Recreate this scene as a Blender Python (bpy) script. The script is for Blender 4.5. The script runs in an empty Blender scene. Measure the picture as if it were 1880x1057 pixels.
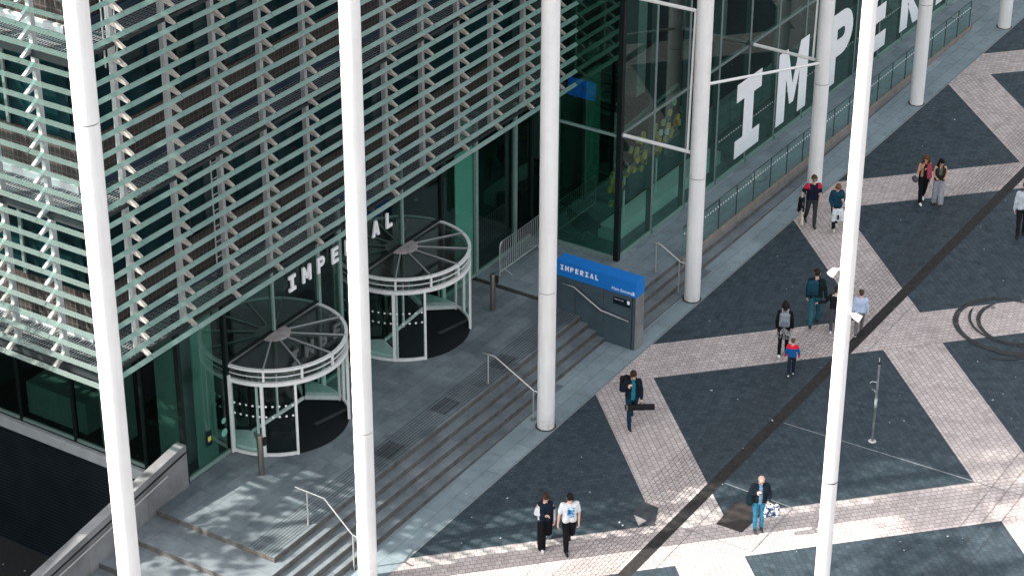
import bpy, bmesh, math, random
from mathutils import Vector, Matrix
random.seed(7)
PI = math.pi
scn = bpy.context.scene
COL = scn.collection
S = 0.02            # the street climbs gently along +X
ZL = 0.68           # entrance terrace level
def gz(x): return S * x

# ------------------------------------------------------------------ materials
def new_mat(name):
    m = bpy.data.materials.new(name); m.use_nodes = True
    nt = m.node_tree; nt.nodes.clear()
    return m, nt
class NT:
    """tiny helper for building node trees"""
    def __init__(s, nt): s.nt = nt
    def n(s, typ, **kw):
        nd = s.nt.nodes.new(typ)
        for k, v in kw.items():
            if k.startswith('i_'):
                nd.inputs[int(k[2:])].default_value = v
            else: setattr(nd, k, v)
        return nd
    def l(s, a, b): s.nt.links.new(a, b)
    def val(s, sock, v):
        if hasattr(v, 'is_linked') or isinstance(v, bpy.types.NodeSocket): s.l(v, sock)
        else: sock.default_value = v
    def math(s, op, a, b=0.0, c=None):
        nd = s.nt.nodes.new('ShaderNodeMath'); nd.operation = op
        s.val(nd.inputs[0], a); s.val(nd.inputs[1], b)
        if c is not None: s.val(nd.inputs[2], c)
        return nd.outputs[0]
    def mix(s, f, a, b, mode='MIX'):
        nd = s.nt.nodes.new('ShaderNodeMix'); nd.data_type = 'RGBA'; nd.blend_type = mode
        s.val(nd.inputs[0], f); s.val(nd.inputs[6], a); s.val(nd.inputs[7], b)
        return nd.outputs[2]
    def comb(s, x, y, z=0.0):
        nd = s.nt.nodes.new('ShaderNodeCombineXYZ')
        s.val(nd.inputs[0], x); s.val(nd.inputs[1], y); s.val(nd.inputs[2], z)
        return nd.outputs[0]
    def noise(s, vec, scale, detail=4, rough=0.55):
        nd = s.nt.nodes.new('ShaderNodeTexNoise'); nd.inputs['Scale'].default_value = scale
        nd.inputs['Detail'].default_value = detail; nd.inputs['Roughness'].default_value = rough
        if vec is not None: s.l(vec, nd.inputs['Vector'])
        return nd.outputs[0]
    def ramp(s, f, pts):
        nd = s.nt.nodes.new('ShaderNodeValToRGB'); r = nd.color_ramp
        while len(r.elements) < len(pts): r.elements.new(0.5)
        for e, (p, c) in zip(r.elements, pts):
            e.position = p; e.color = c if len(c) == 4 else (*c, 1)
        s.l(f, nd.inputs[0]); return nd.outputs[0]
    def maprange(s, f, a, b, c, d):
        nd = s.nt.nodes.new('ShaderNodeMapRange')
        s.val(nd.inputs[0], f)
        for i, v in enumerate((a, b, c, d)): nd.inputs[i + 1].default_value = v
        return nd.outputs[0]
    def bsdf(s, col, rough=0.6, metal=0.0, bump=None, bstr=0.3, bdist=0.01, spec=None, coat=None):
        p = s.nt.nodes.new('ShaderNodeBsdfPrincipled')
        s.val(p.inputs['Base Color'], col); s.val(p.inputs['Roughness'], rough)
        p.inputs['Metallic'].default_value = metal
        if spec is not None: p.inputs['Specular IOR Level'].default_value = spec
        if bump is not None:
            b = s.nt.nodes.new('ShaderNodeBump'); b.inputs['Strength'].default_value = bstr
            b.inputs['Distance'].default_value = bdist
            s.l(bump, b.inputs['Height']); s.l(b.outputs[0], p.inputs['Normal'])
        return p.outputs[0]
    def out(s, sh):
        o = s.nt.nodes.new('ShaderNodeOutputMaterial'); s.l(sh, o.inputs[0])
def c4(c): return (c[0], c[1], c[2], 1.0)

def simple(name, col, rough=0.6, metal=0.0, var=0.12, scale=6.0, bstr=0.0, spec=None):
    m, nt = new_mat(name); t = NT(nt)
    tc = t.n('ShaderNodeTexCoord').outputs['Object']
    nz = t.noise(tc, scale, 5)
    dark = tuple(v * (1 - var) for v in col); lite = tuple(min(1, v * (1 + var)) for v in col)
    colr = t.mix(t.maprange(nz, .3, .7, 0, 1), c4(dark), c4(lite))
    if spec is None: spec = .16 if max(col) < .12 else .4
    t.out(t.bsdf(colr, rough, metal, nz if bstr else None, bstr, 0.01, spec))
    return m

def mat_setts():
    m, nt = new_mat('street_setts'); t = NT(nt)
    pos = t.n('ShaderNodeNewGeometry').outputs['Position']
    sp = t.n('ShaderNodeSeparateXYZ'); t.l(pos, sp.inputs[0]); x, y = sp.outputs[0], sp.outputs[1]
    u = t.math('SUBTRACT', x, y); v = t.math('ADD', x, y)
    per = 12.15
    mu = t.math('FLOORED_MODULO', t.math('SUBTRACT', u, 2.42), per)
    mv = t.math('FLOORED_MODULO', t.math('SUBTRACT', v, 2.45), per)
    inP = t.math('LESS_THAN', mu, 2.53); inQ = t.math('LESS_THAN', mv, 2.50)
    light = t.math('MAXIMUM', inP, inQ)
    r2 = 1 / math.sqrt(2)
    a = t.math('MULTIPLY', u, r2); b = t.math('MULTIPLY', v, r2)
    def brick(vec, bw, bh, mortar):
        nd = t.n('ShaderNodeTexBrick')
        nd.offset = 0.5; nd.offset_frequency = 2; nd.squash = 1.0
        for k, val in (('Scale', 1.0), ('Mortar Size', mortar), ('Mortar Smooth', 0.35), ('Bias', 0.0), ('Brick Width', bw), ('Row Height', bh)):
            nd.inputs[k].default_value = val
        nd.inputs['Color1'].default_value = (0, 0, 0, 1); nd.inputs['Color2'].default_value = (1, 1, 1, 1)
        nd.inputs['Mortar'].default_value = (.5, .5, .5, 1)
        t.l(vec, nd.inputs['Vector'])
        return nd.outputs[0], nd.outputs[1]
    vP = t.comb(b, t.math('ADD', a, 100.0 + .02)); vQ = t.comb(t.math('ADD', a, 50.), t.math('ADD', b, 100.02))
    # orientation of the rows: along the stripe; the dark fields take one side of the channel each
    right = t.math('LESS_THAN', y, -5.2)
    useP = t.math('MAXIMUM', t.math('MULTIPLY', inP, t.math('SUBTRACT', 1.0, inQ)),
                  t.math('MULTIPLY', right, t.math('SUBTRACT', 1.0, light)))
    mv_ = t.n('ShaderNodeMix'); mv_.data_type = 'VECTOR'
    t.l(useP, mv_.inputs[0]); t.l(vQ, mv_.inputs[4]); t.l(vP, mv_.inputs[5])
    vec = mv_.outputs[1]
    tone, mort = brick(vec, .172, .149, .0085)
    wn = t.n('ShaderNodeTexNoise'); wn.inputs['Scale'].default_value = .55; wn.inputs['Detail'].default_value = 6
    t.l(pos, wn.inputs[0]); big = wn.outputs[0]
    mid = t.noise(pos, 3.1, 5, .6); fine = t.noise(pos, 60, 3, .6)
    lcol = t.mix(tone, c4((.45, .385, .365)), c4((.58, .505, .485)))
    dcol = t.mix(tone, c4((.029, .046, .058)), c4((.049, .070, .086)))
    col = t.mix(light, dcol, lcol)
    col = t.mix(t.maprange(big, .35, .7, 0, .5), col, t.mix(1.0, col, c4((.72, .72, .74)), 'MULTIPLY'))
    col = t.mix(t.maprange(mid, .48, .72, 0, .6), col, t.mix(1.0, col, c4((.74, .73, .72)), 'MULTIPLY'))
    col = t.mix(t.maprange(fine, .3, .7, 0, .3), col, t.mix(1.0, col, c4((.8, .8, .8)), 'MULTIPLY'))
    # old oil spots and chewing gum
    vo = t.n('ShaderNodeTexVoronoi'); vo.inputs['Scale'].default_value = .8; vo.inputs['Randomness'].default_value = 1
    t.l(pos, vo.inputs['Vector'])
    sepc = t.n('ShaderNodeSeparateColor'); t.l(vo.outputs['Color'], sepc.inputs[0])
    rad = t.maprange(sepc.outputs[0], 0, 1, -.06, .075)
    warp = t.math('ADD', vo.outputs[0], t.math('MULTIPLY', t.math('SUBTRACT', t.noise(pos, 14, 2), .5), .07))
    spot = t.math('LESS_THAN', warp, rad)
    col = t.mix(t.math('MULTIPLY', spot, .55), col, c4((.02, .02, .022)))
    jl = t.mix(light, c4((.018, .023, .027)), c4((.10, .088, .082)))
    col = t.mix(t.math('MULTIPLY', mort, .85), col, jl)
    h = t.math('SUBTRACT', t.math('MULTIPLY', fine, .25), mort)
    t.out(t.bsdf(col, t.maprange(mid, .3, .7, .62, .85), 0, h, .35, .008, spec=.25))
    return m

def mat_granite(name, c1, c2, bw, bh, groove=None, joint=.006, jcol=(.06, .06, .06), stain=.9, riser=.85):
    """flamed granite slabs; groove=(axis, lo, hi) adds a band of corduroy grooves"""
    m, nt = new_mat(name); t = NT(nt)
    pos = t.n('ShaderNodeNewGeometry').outputs['Position']
    sp = t.n('ShaderNodeSeparateXYZ'); t.l(pos, sp.inputs[0])
    nd = t.n('ShaderNodeTexBrick'); nd.offset = .5; nd.squash = .7; nd.squash_frequency = 3
    for k, val in (('Scale', 1.0), ('Mortar Size', joint), ('Mortar Smooth', .2), ('Brick Width', bw), ('Row Height', bh)):
        nd.inputs[k].default_value = val
    nd.inputs['Color1'].default_value = (0, 0, 0, 1); nd.inputs['Color2'].default_value = (1, 1, 1, 1)
    t.l(t.comb(t.math('ADD', sp.outputs[0], 40.13), t.math('ADD', sp.outputs[1], 20.04)), nd.inputs['Vector'])
    big = t.noise(pos, .9, 6, .62); mid = t.noise(pos, 4.5, 5, .6); fine = t.noise(pos, 90, 3, .65)
    col = t.mix(nd.outputs[0], c4(c1), c4(c2))
    col = t.mix(t.maprange(big, .40, .62, 0, stain), col, t.mix(1.0, col, c4((.60, .61, .63)), 'MULTIPLY'))
    col = t.mix(t.maprange(mid, .5, .72, 0, .55), col, t.mix(1.0, col, c4((.66, .64, .62)), 'MULTIPLY'))
    col = t.mix(t.maprange(fine, .35, .7, 0, .35), col, t.mix(1.0, col, c4((.7, .7, .7)), 'MULTIPLY'))
    mort = nd.outputs[1]
    col = t.mix(t.math('MULTIPLY', mort, .8), col, c4(jcol))
    h = t.math('SUBTRACT', t.math('MULTIPLY', fine, .3), mort)
    if groove:
        ax, lo, hi, pitch = groove
        q = sp.outputs[ax]
        inside = t.math('MULTIPLY', t.math('GREATER_THAN', q, lo), t.math('LESS_THAN', q, hi))
        wv = t.math('LESS_THAN', t.math('FLOORED_MODULO', q, pitch), pitch * .4)
        g = t.math('MULTIPLY', inside, wv)
        col = t.mix(t.math('MULTIPLY', g, .72), col, c4((.022, .024, .026)))
        h = t.math('SUBTRACT', h, g)
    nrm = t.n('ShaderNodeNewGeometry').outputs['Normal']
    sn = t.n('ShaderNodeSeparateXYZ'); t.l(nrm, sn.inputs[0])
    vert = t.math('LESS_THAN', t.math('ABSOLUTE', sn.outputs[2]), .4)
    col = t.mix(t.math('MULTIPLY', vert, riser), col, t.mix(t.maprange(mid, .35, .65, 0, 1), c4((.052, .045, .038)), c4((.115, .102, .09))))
    t.out(t.bsdf(col, .75, 0, h, .3, .006, spec=.35))
    return m

def mat_glass(name, tint, refl=1.0, dirt=0.0, faces=2, gcol=(.9, .97, .95)):
    """tint = what the whole pane lets through; a pane is a slab with two faces"""
    tint = tuple(v ** (1 / faces) for v in tint)
    m, nt = new_mat(name); t = NT(nt)
    fr = t.n('ShaderNodeFresnel')
    bf = t.n('ShaderNodeNewGeometry').outputs['Backfacing']
    t.l(t.math('ADD', 1.52, t.math('MULTIPLY', bf, 1 / 1.52 - 1.52)), fr.inputs[0])
    f = t.math('MINIMUM', t.math('MULTIPLY', fr.outputs[0], refl), 1.0)
    pos = t.n('ShaderNodeTexCoord').outputs['Object']
    wob = t.noise(pos, .7, 2)
    bp = t.n('ShaderNodeBump'); bp.inputs['Strength'].default_value = .012; bp.inputs['Distance'].default_value = .05
    t.l(wob, bp.inputs['Height'])
    tr = t.n('ShaderNodeBsdfTransparent'); tr.inputs[0].default_value = c4(tint)
    gl = t.n('ShaderNodeBsdfGlossy'); gl.inputs['Roughness'].default_value = .004
    gl.inputs['Color'].default_value = c4(gcol); t.l(bp.outputs[0], gl.inputs['Normal'])
    mx = t.n('ShaderNodeMixShader'); t.l(f, mx.inputs[0]); t.l(tr.outputs[0], mx.inputs[1]); t.l(gl.outputs[0], mx.inputs[2])
    sh = mx.outputs[0]
    if dirt:
        df = t.n('ShaderNodeBsdfDiffuse'); df.inputs[0].default_value = (.32, .34, .33, 1)
        m2 = t.n('ShaderNodeMixShader')
        d = t.math('MULTIPLY', t.maprange(t.noise(pos, 2.2, 6, .65), .35, .75, .15, 1), dirt)
        t.l(d, m2.inputs[0]); t.l(sh, m2.inputs[1]); t.l(df.outputs[0], m2.inputs[2]); sh = m2.outputs[0]
    t.out(sh); return m

def mat_white_paint(name, base=(.80, .79, .775)):
    m, nt = new_mat(name); t = NT(nt)
    tc = t.n('ShaderNodeTexCoord').outputs['Object']
    mp = t.n('ShaderNodeMapping'); mp.inputs['Scale'].default_value = (3, 3, .25); t.l(tc, mp.inputs[0])
    streak = t.noise(mp.outputs[0], 2.2, 6, .65); blot = t.noise(tc, 1.3, 5)
    sp = t.n('ShaderNodeSeparateXYZ'); t.l(tc, sp.inputs[0])
    col = t.mix(t.maprange(streak, .42, .75, 0, .5), c4(base), c4(tuple(v * .78 for v in base)))
    col = t.mix(t.maprange(blot, .46, .74, 0, .34), col, c4((.60, .58, .54)))
    # scuffs and splash dirt near the foot of the column
    foot = t.math('MULTIPLY', t.maprange(sp.outputs[2], 0.0, .55, 1, 0), t.maprange(t.noise(tc, 9, 4), .35, .7, .1, .75))
    col = t.mix(foot, col, c4((.36, .34, .31)))
    t.out(t.bsdf(col, .42, 0, streak, .03, .01, spec=.45)); return m

def mat_tiles():
    m, nt = new_mat('dark_facade_tiles'); t = NT(nt)
    pos = t.n('ShaderNodeNewGeometry').outputs['Position']
    sp = t.n('ShaderNodeSeparateXYZ'); t.l(pos, sp.inputs[0])
    w = t.math('ADD', sp.outputs[0], sp.outputs[1])
    nd = t.n('ShaderNodeTexBrick'); nd.offset = 0.0
    for k, val in (('Scale', 1.0), ('Mortar Size', .011), ('Mortar Smooth', .1), ('Brick Width', .15), ('Row Height', .2)):
        nd.inputs[k].default_value = val
    nd.inputs['Color1'].default_value = (.018, .0155, .0148, 1); nd.inputs['Color2'].default_value = (.034, .029, .0275, 1)
    nd.inputs['Mortar'].default_value = (.082, .074, .071, 1)
    t.l(t.comb(t.math('ADD', w, 60.0), sp.outputs[2]), nd.inputs['Vector'])
    col = t.mix(t.maprange(t.noise(pos, 2, 4), .4, .7, 0, .4), nd.outputs[0], c4((.06, .05, .045)))
    t.out(t.bsdf(col, .45, spec=.15)); return m

def mat_ribbed(name, c1, c2, pitch, rough=.5, axis=2):
    m, nt = new_mat(name); t = NT(nt)
    pos = t.n('ShaderNodeNewGeometry').outputs['Position']
    sp = t.n('ShaderNodeSeparateXYZ'); t.l(pos, sp.inputs[0])
    w = t.math('FLOORED_MODULO', sp.outputs[axis], pitch)
    f = t.math('LESS_THAN', w, pitch * .45)
    col = t.mix(f, c4(c1), c4(c2))
    col = t.mix(t.maprange(t.noise(pos, 1.5, 5), .4, .7, 0, .5), col, c4(tuple(v * .6 for v in c1)))
    t.out(t.bsdf(col, rough, 0, f, .4, .01, .12)); return m

def mat_grating():
    """open steel floor grating: bars with real holes between them"""
    m, nt = new_mat('steel_grating'); t = NT(nt)
    pos = t.n('ShaderNodeNewGeometry').outputs['Position']
    sp = t.n('ShaderNodeSeparateXYZ'); t.l(pos, sp.inputs[0])
    a = t.math('LESS_THAN', t.math('FLOORED_MODULO', sp.outputs[0], .16), .03)
    b = t.math('LESS_THAN', t.math('FLOORED_MODULO', sp.outputs[1], .085), .036)
    k = t.math('MAXIMUM', a, b)
    pr = t.bsdf(c4((.30, .32, .33)), .45, .5)
    tr = t.n('ShaderNodeBsdfTransparent')
    mx = t.n('ShaderNodeMixShader'); t.l(k, mx.inputs[0]); t.l(tr.outputs[0], mx.inputs[1]); t.l(pr, mx.inputs[2])
    t.out(mx.outputs[0]); return m

def mat_steel(name='brushed_steel', col=(.55, .54, .52), rough=.32):
    m, nt = new_mat(name); t = NT(nt)
    tc = t.n('ShaderNodeTexCoord').outputs['Object']
    nz = t.noise(tc, 25, 4)
    t.out(t.bsdf(t.mix(nz, c4(tuple(v * .85 for v in col)), c4(col)), t.maprange(nz, .3, .7, rough * .8, rough * 1.25), 1.0)); return m

def mat_louvre(name='frosted_louvre_glass', k=1.0, clear=0.0):
    m, nt = new_mat(name); t = NT(nt)
    tc = t.n('ShaderNodeTexCoord').outputs['Object']
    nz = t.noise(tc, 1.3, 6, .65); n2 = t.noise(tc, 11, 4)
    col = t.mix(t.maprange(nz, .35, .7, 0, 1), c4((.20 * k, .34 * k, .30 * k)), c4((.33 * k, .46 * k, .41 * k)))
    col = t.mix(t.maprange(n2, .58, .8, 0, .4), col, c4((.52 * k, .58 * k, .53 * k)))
    p = t.n('ShaderNodeBsdfPrincipled'); t.l(col, p.inputs['Base Color'])
    p.inputs['Roughness'].default_value = .22
    tr = t.n('ShaderNodeBsdfTranslucent'); tr.inputs[0].default_value = (.30, .52, .44, 1)
    mx = t.n('ShaderNodeMixShader'); mx.inputs[0].default_value = .22
    t.l(p.outputs[0], mx.inputs[1]); t.l(tr.outputs[0], mx.inputs[2])
    sh = mx.outputs[0]
    if clear:
        tp = t.n('ShaderNodeBsdfTransparent'); tp.inputs[0].default_value = (.52, .82, .78, 1)
        m3 = t.n('ShaderNodeMixShader'); m3.inputs[0].default_value = clear
        t.l(sh, m3.inputs[1]); t.l(tp.outputs[0], m3.inputs[2]); sh = m3.outputs[0]
    t.out(sh); return m

def mat_emit(name, col, st, scale=3):
    m, nt = new_mat(name); t = NT(nt)
    tc = t.n('ShaderNodeTexCoord').outputs['Object']
    mp = t.n('ShaderNodeMapping'); mp.inputs['Scale'].default_value = (1, 1, 5); t.l(tc, mp.inputs[0])
    nz = t.noise(mp.outputs[0], scale, 5)
    e = t.n('ShaderNodeEmission'); t.l(t.mix(t.maprange(nz, .35, .65, 0, 1), c4(tuple(v * .3 for v in col)), c4(col)), e.inputs[0]); e.inputs[1].default_value = st
    t.out(e.outputs[0]); return m

M = {}
M['setts'] = mat_setts()
M['strip'] = mat_granite('pavement_granite', (.205, .262, .288), (.255, .318, .342), 1.5, .46, stain=.45)
M['terrace'] = mat_granite('terrace_granite', (.125, .158, .172), (.185, .222, .238), .95, .40, groove=(1, 1.82, 2.62, .088))
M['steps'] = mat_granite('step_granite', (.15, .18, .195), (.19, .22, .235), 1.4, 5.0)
M['walk'] = mat_granite('walkway_granite', (.18, .225, .25), (.23, .28, .30), 1.5, .5, stain=.6)
M['wallstone'] = mat_granite('parapet_granite', (.20, .205, .21), (.27, .275, .28), 1.1, 9.0, joint=.004, riser=.25)
M['drain'] = simple('drain_asphalt', (.028, .0265, .0255), .8, 0, .35, 9, .3)
M['groove'] = simple('groove_dark', (.018, .018, .019), .9)
M['thinline'] = simple('fine_joint', (.055, .052, .05), .9, 0, .4, 7)
M['white'] = mat_white_paint('white_column_paint', (.77, .76, .745))
M['whiterod'] = mat_white_paint('white_rod_paint', (.78, .77, .75))
M['door_white'] = simple('door_white_metal', (.68, .68, .665), .38, 0, .08, 8)
M['letter'] = simple('white_lettering', (.84, .85, .85), .45, 0, .03)
M['dotwhite'] = simple('dot_film', (.8, .8, .78), .6)
M['glass'] = mat_glass('green_facade_glass', (.30, .51, .45), 1.1)
M['glass_side'] = mat_glass('coated_side_glass', (.26, .46, .40), 3.2, 0, 2, (.42, .85, .66))
M['glass_hall'] = mat_glass('hall_glass', (.42, .63, .56), .75)
M['glass_clear'] = mat_glass('clear_door_glass', (.76, .90, .86), .9, 0, 1)
M['glass_canopy'] = mat_glass('canopy_glass', (.40, .46, .45), 1.6, .12, 1)
M['glass_bal'] = mat_glass('balustrade_glass', (.62, .80, .76), 1.1, .05)
M['glass_dark'] = simple('dark_window_glass', (.004, .017, .019), .03, 0, .5, 1.2, spec=.14)
M['mullion'] = simple('dark_mullion', (.008, .013, .013), .4, 0, .2)
M['mullion_green'] = simple('green_grey_mullion', (.17, .25, .225), .45, 0, .1)
M['greyframe'] = simple('grey_frame', (.13, .17, .162), .45, 0, .1)
M['louvre'] = mat_louvre(k=.86, clear=.12)
M['louvre_side'] = mat_louvre('sun_toned_louvre_glass', .26, .5)  # same louvre glass, darkened and cleared to tone down sun on the left face
M['post'] = simple('grey_post_metal', (.38, .395, .40), .42, .25, .12, 5)
M['bracket'] = simple('bracket_aluminium', (.50, .455, .42), .4, .2, .25, 6)
M['tiles'] = mat_tiles()
M['blue_rib'] = mat_ribbed('blue_ribbed_panel', (.016, .030, .044), (.034, .054, .074), .085, .4)
M['ledge'] = simple('pale_ledge', (.42, .44, .45), .55, 0, .12, 3)
M['pitwall'] = mat_ribbed('dark_pit_louvre', (.006, .011, .015), (.022, .030, .037), .11, .55)
M['pitfloor'] = simple('pit_asphalt', (.030, .031, .031), .9, 0, .5, 40, .4)
M['grating'] = mat_grating()
M['joist'] = simple('dark_joist', (.03, .034, .036), .6)
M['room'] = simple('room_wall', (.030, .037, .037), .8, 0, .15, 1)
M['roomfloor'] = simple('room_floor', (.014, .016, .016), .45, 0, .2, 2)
M['pillar'] = simple('room_pillar', (.80, .82, .80), .6, 0, .04)
M['lobbyp'] = simple('lobby_pillar', (.28, .30, .29), .6, 0, .05)
M['bench'] = simple('bench_white', (.82, .86, .83), .5, 0, .04)
M['mat'] = simple('entrance_mat', (.009, .012, .014), .95, 0, .25, 60, .4)
M['steel'] = mat_steel()
M['galv'] = simple('galvanised_steel', (.46, .47, .47), .4, .45, .12, 8)
M['bollard'] = mat_steel('bronze_steel', (.36, .32, .28), .34)
M['black'] = simple('black_rubber', (.014, .014, .015), .7)
M['blue_top'] = simple('sign_blue', (.002, .15, .50), .55, 0, .06, 4)
M['hub'] = simple('canopy_hub', (.33, .29, .285), .7, 0, .25, 5)
M['upstand'] = simple('brown_upstand', (.19, .165, .145), .7, 0, .2, 5)
M['cover'] = simple('rusty_cover', (.040, .034, .032), .7, 0, .25, 8, .2)
M['line'] = simple('pale_joint', (.22, .23, .235), .7, 0, .3, 20)
M['tyre'] = None
M['plaque'] = simple('plaque_dark', (.006, .012, .022), .35)

# ------------------------------------------------------------------ mesh helpers
class MB:
    def __init__(s): s.v = []; s.f = []; s.smooth = []
    def add(s, vs, fs, sm=False):
        o = len(s.v); s.v += [tuple(p) for p in vs]
        for f in fs: s.f.append([i + o for i in f]); s.smooth.append(sm)
        return s
    def box(s, x0, y0, z0, x1, y1, z1):
        v = [(x0, y0, z0), (x1, y0, z0), (x1, y1, z0), (x0, y1, z0), (x0, y0, z1), (x1, y0, z1), (x1, y1, z1), (x0, y1, z1)]
        return s.add(v, [(0, 3, 2, 1), (4, 5, 6, 7), (0, 1, 5, 4), (1, 2, 6, 5), (2, 3, 7, 6), (3, 0, 4, 7)])
    def bar(s, p0, p1, w, h, up=(0, 0, 1)):
        """rectangular bar between two points: w across, h along 'up'"""
        p0 = Vector(p0); p1 = Vector(p1); d = (p1 - p0).normalized(); u = Vector(up)
        a = d.cross(u)
        if a.length < 1e-4: a = d.cross(Vector((0, 1, 0)))
        a.normalize(); b = a.cross(d).normalized()
        a *= w / 2; b *= h / 2
        v = [p0 - a - b, p0 + a - b, p0 + a + b, p0 - a + b, p1 - a - b, p1 + a - b, p1 + a + b, p1 - a + b]
        return s.add(v, [(0, 3, 2, 1), (4, 5, 6, 7), (0, 1, 5, 4), (1, 2, 6, 5), (2, 3, 7, 6), (3, 0, 4, 7)])
    def tube(s, pts, r, n=12, caps=True):
        pts = [Vector(p) for p in pts]
        rs = r if isinstance(r, (list, tuple)) else [r] * len(pts)
        rings = []; ref = None
        for i, p in enumerate(pts):
            if i == 0: d = pts[1] - p
            elif i == len(pts) - 1: d = p - pts[i - 1]
            else: d = (pts[i + 1] - p).normalized() + (p - pts[i - 1]).normalized()
            d.normalize()
            if ref is None:
                ref = Vector((0, 0, 1)) if abs(d.z) < .9 else Vector((1, 0, 0))
            a = d.cross(ref).normalized(); b = d.cross(a).normalized(); ref = -b.cross(d) if False else ref
            rings.append([p + (a * math.cos(2 * PI * k / n) + b * math.sin(2 * PI * k / n)) * rs[i] for k in range(n)])
        o = len(s.v)
        for rg in rings: s.v += [tuple(q) for q in rg]
        for i in range(len(rings) - 1):
            for k in range(n):
                a0 = o + i * n + k; a1 = o + i * n + (k + 1) % n
                s.f.append([a0, a0 + n, a1 + n, a1]); s.smooth.append(True)
        if caps:
            s.f.append([o + k for k in range(n)]); s.smooth.append(False)
            s.f.append([o + (len(rings) - 1) * n + k for k in reversed(range(n))]); s.smooth.append(False)
        return s
    def lathe(s, prof, cx, cy, n=32, a0=0.0, a1=2 * PI, sm=True):
        """profile [(r,z)] turned about a vertical axis"""
        full = abs(a1 - a0 - 2 * PI) < 1e-6; m = n if full else n + 1
        o = len(s.v)
        for r, z in prof:
            for k in range(m):
                a = a0 + (a1 - a0) * k / n
                s.v.append((cx + r * math.cos(a), cy + r * math.sin(a), z))
        for i in range(len(prof) - 1):
            for k in range(n):
                b = (k + 1) % m
                s.f.append([o + i * m + k, o + i * m + b, o + (i + 1) * m + b, o + (i + 1) * m + k]); s.smooth.append(sm)
        return s
    def arcbox(s, cx, cy, r0, r1, z0, z1, a0, a1, n=24):
        """solid curved bar"""
        return s.lathe([(r0, z0), (r1, z0), (r1, z1), (r0, z1), (r0, z0)], cx, cy, n, a0, a1, False) if abs(a1 - a0) > 6.28 else \
            s._arccap(cx, cy, r0, r1, z0, z1, a0, a1, n)
    def _arccap(s, cx, cy, r0, r1, z0, z1, a0, a1, n):
        s.lathe([(r0, z0), (r1, z0), (r1, z1), (r0, z1), (r0, z0)], cx, cy, n, a0, a1, False)
        for a, fl in ((a0, 0), (a1, 1)):
            c, d = math.cos(a), math.sin(a)
            q = [(cx + r0 * c, cy + r0 * d, z0), (cx + r1 * c, cy + r1 * d, z0), (cx + r1 * c, cy + r1 * d, z1), (cx + r0 * c, cy + r0 * d, z1)]
            s.add(q, [(0, 1, 2, 3) if not fl else (3, 2, 1, 0)])
        return s
    def prism(s, poly, fn, d0, d1):
        """polygon [(a,b)] extruded from d0 to d1; fn(a,b,d)->xyz"""
        n = len(poly)
        v = [fn(a, b, d0) for a, b in poly] + [fn(a, b, d1) for a, b in poly]
        f = [list(range(n))[::-1], list(range(n, 2 * n))]
        for i in range(n): f.append([i, (i + 1) % n, n + (i + 1) % n, n + i])
        return s.add(v, f)
    def sphere(s, c, r, n=12, m=8, sc=(1, 1, 1)):
        o = len(s.v); cx, cy, cz = c
        for i in range(m + 1):
            t = PI * i / m
            for k in range(n):
                a = 2 * PI * k / n
                s.v.append((cx + r * sc[0] * math.sin(t) * math.cos(a), cy + r * sc[1] * math.sin(t) * math.sin(a), cz + r * sc[2] * math.cos(t)))
        for i in range(m):
            for k in range(n):
                s.f.append([o + i * n + k, o + (i + 1) * n + k, o + (i + 1) * n + (k + 1) % n, o + i * n + (k + 1) % n]); s.smooth.append(True)
        return s
    def mesh(s, name):
        me = bpy.data.meshes.new(name); me.from_pydata(s.v, [], s.f)
        me.polygons.foreach_set('use_smooth', s.smooth)
        bm = bmesh.new(); bm.from_mesh(me)
        bmesh.ops.remove_doubles(bm, verts=bm.verts, dist=1e-6)
        bmesh.ops.recalc_face_normals(bm, faces=bm.faces)
        ng = [f for f in bm.faces if len(f.verts) > 4]
        if ng: bmesh.ops.triangulate(bm, faces=ng)
        bm.to_mesh(me); bm.free(); me.update()
        if any(s.smooth): me.set_sharp_from_angle(angle=math.radians(38))
        return me
    def build(s, name, mat, parent=None, bevel=0.0):
        o = bpy.data.objects.new(name, s.mesh(name)); COL.objects.link(o)
        o.data.materials.append(mat)
        if parent is not None: adopt(o, parent)
        if bevel:
            b = o.modifiers.new('bevel', 'BEVEL'); b.width = bevel; b.segments = 2; b.limit_method = 'ANGLE'
        return o
def root_mat(o):
    loc = Matrix.Translation(o.location) @ o.rotation_euler.to_matrix().to_4x4()
    return (root_mat(o.parent) @ o.matrix_parent_inverse @ loc) if o.parent else loc
def adopt(o, parent):
    o.parent = parent; o.matrix_parent_inverse = root_mat(parent).inverted()
def tag(o, label=None, cat=None, group=None, kind=None):
    if label: o['label'] = label
    if cat: o['category'] = cat
    if group: o['group'] = group
    if kind: o['kind'] = kind
    return o
def thing(name, loc, label, cat, group=None):
    o = bpy.data.objects.new(name, None); COL.objects.link(o)
    o.location = loc; o.empty_display_size = .3
    return tag(o, label, cat, group)
def structure(o): o['kind'] = 'structure'; return o
def copy_tree(o, parent=None):
    kids = list(o.children)
    c = o.copy(); COL.objects.link(c)
    if parent is not None: c.parent = parent
    for k in kids: copy_tree(k, c)
    return c

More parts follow.
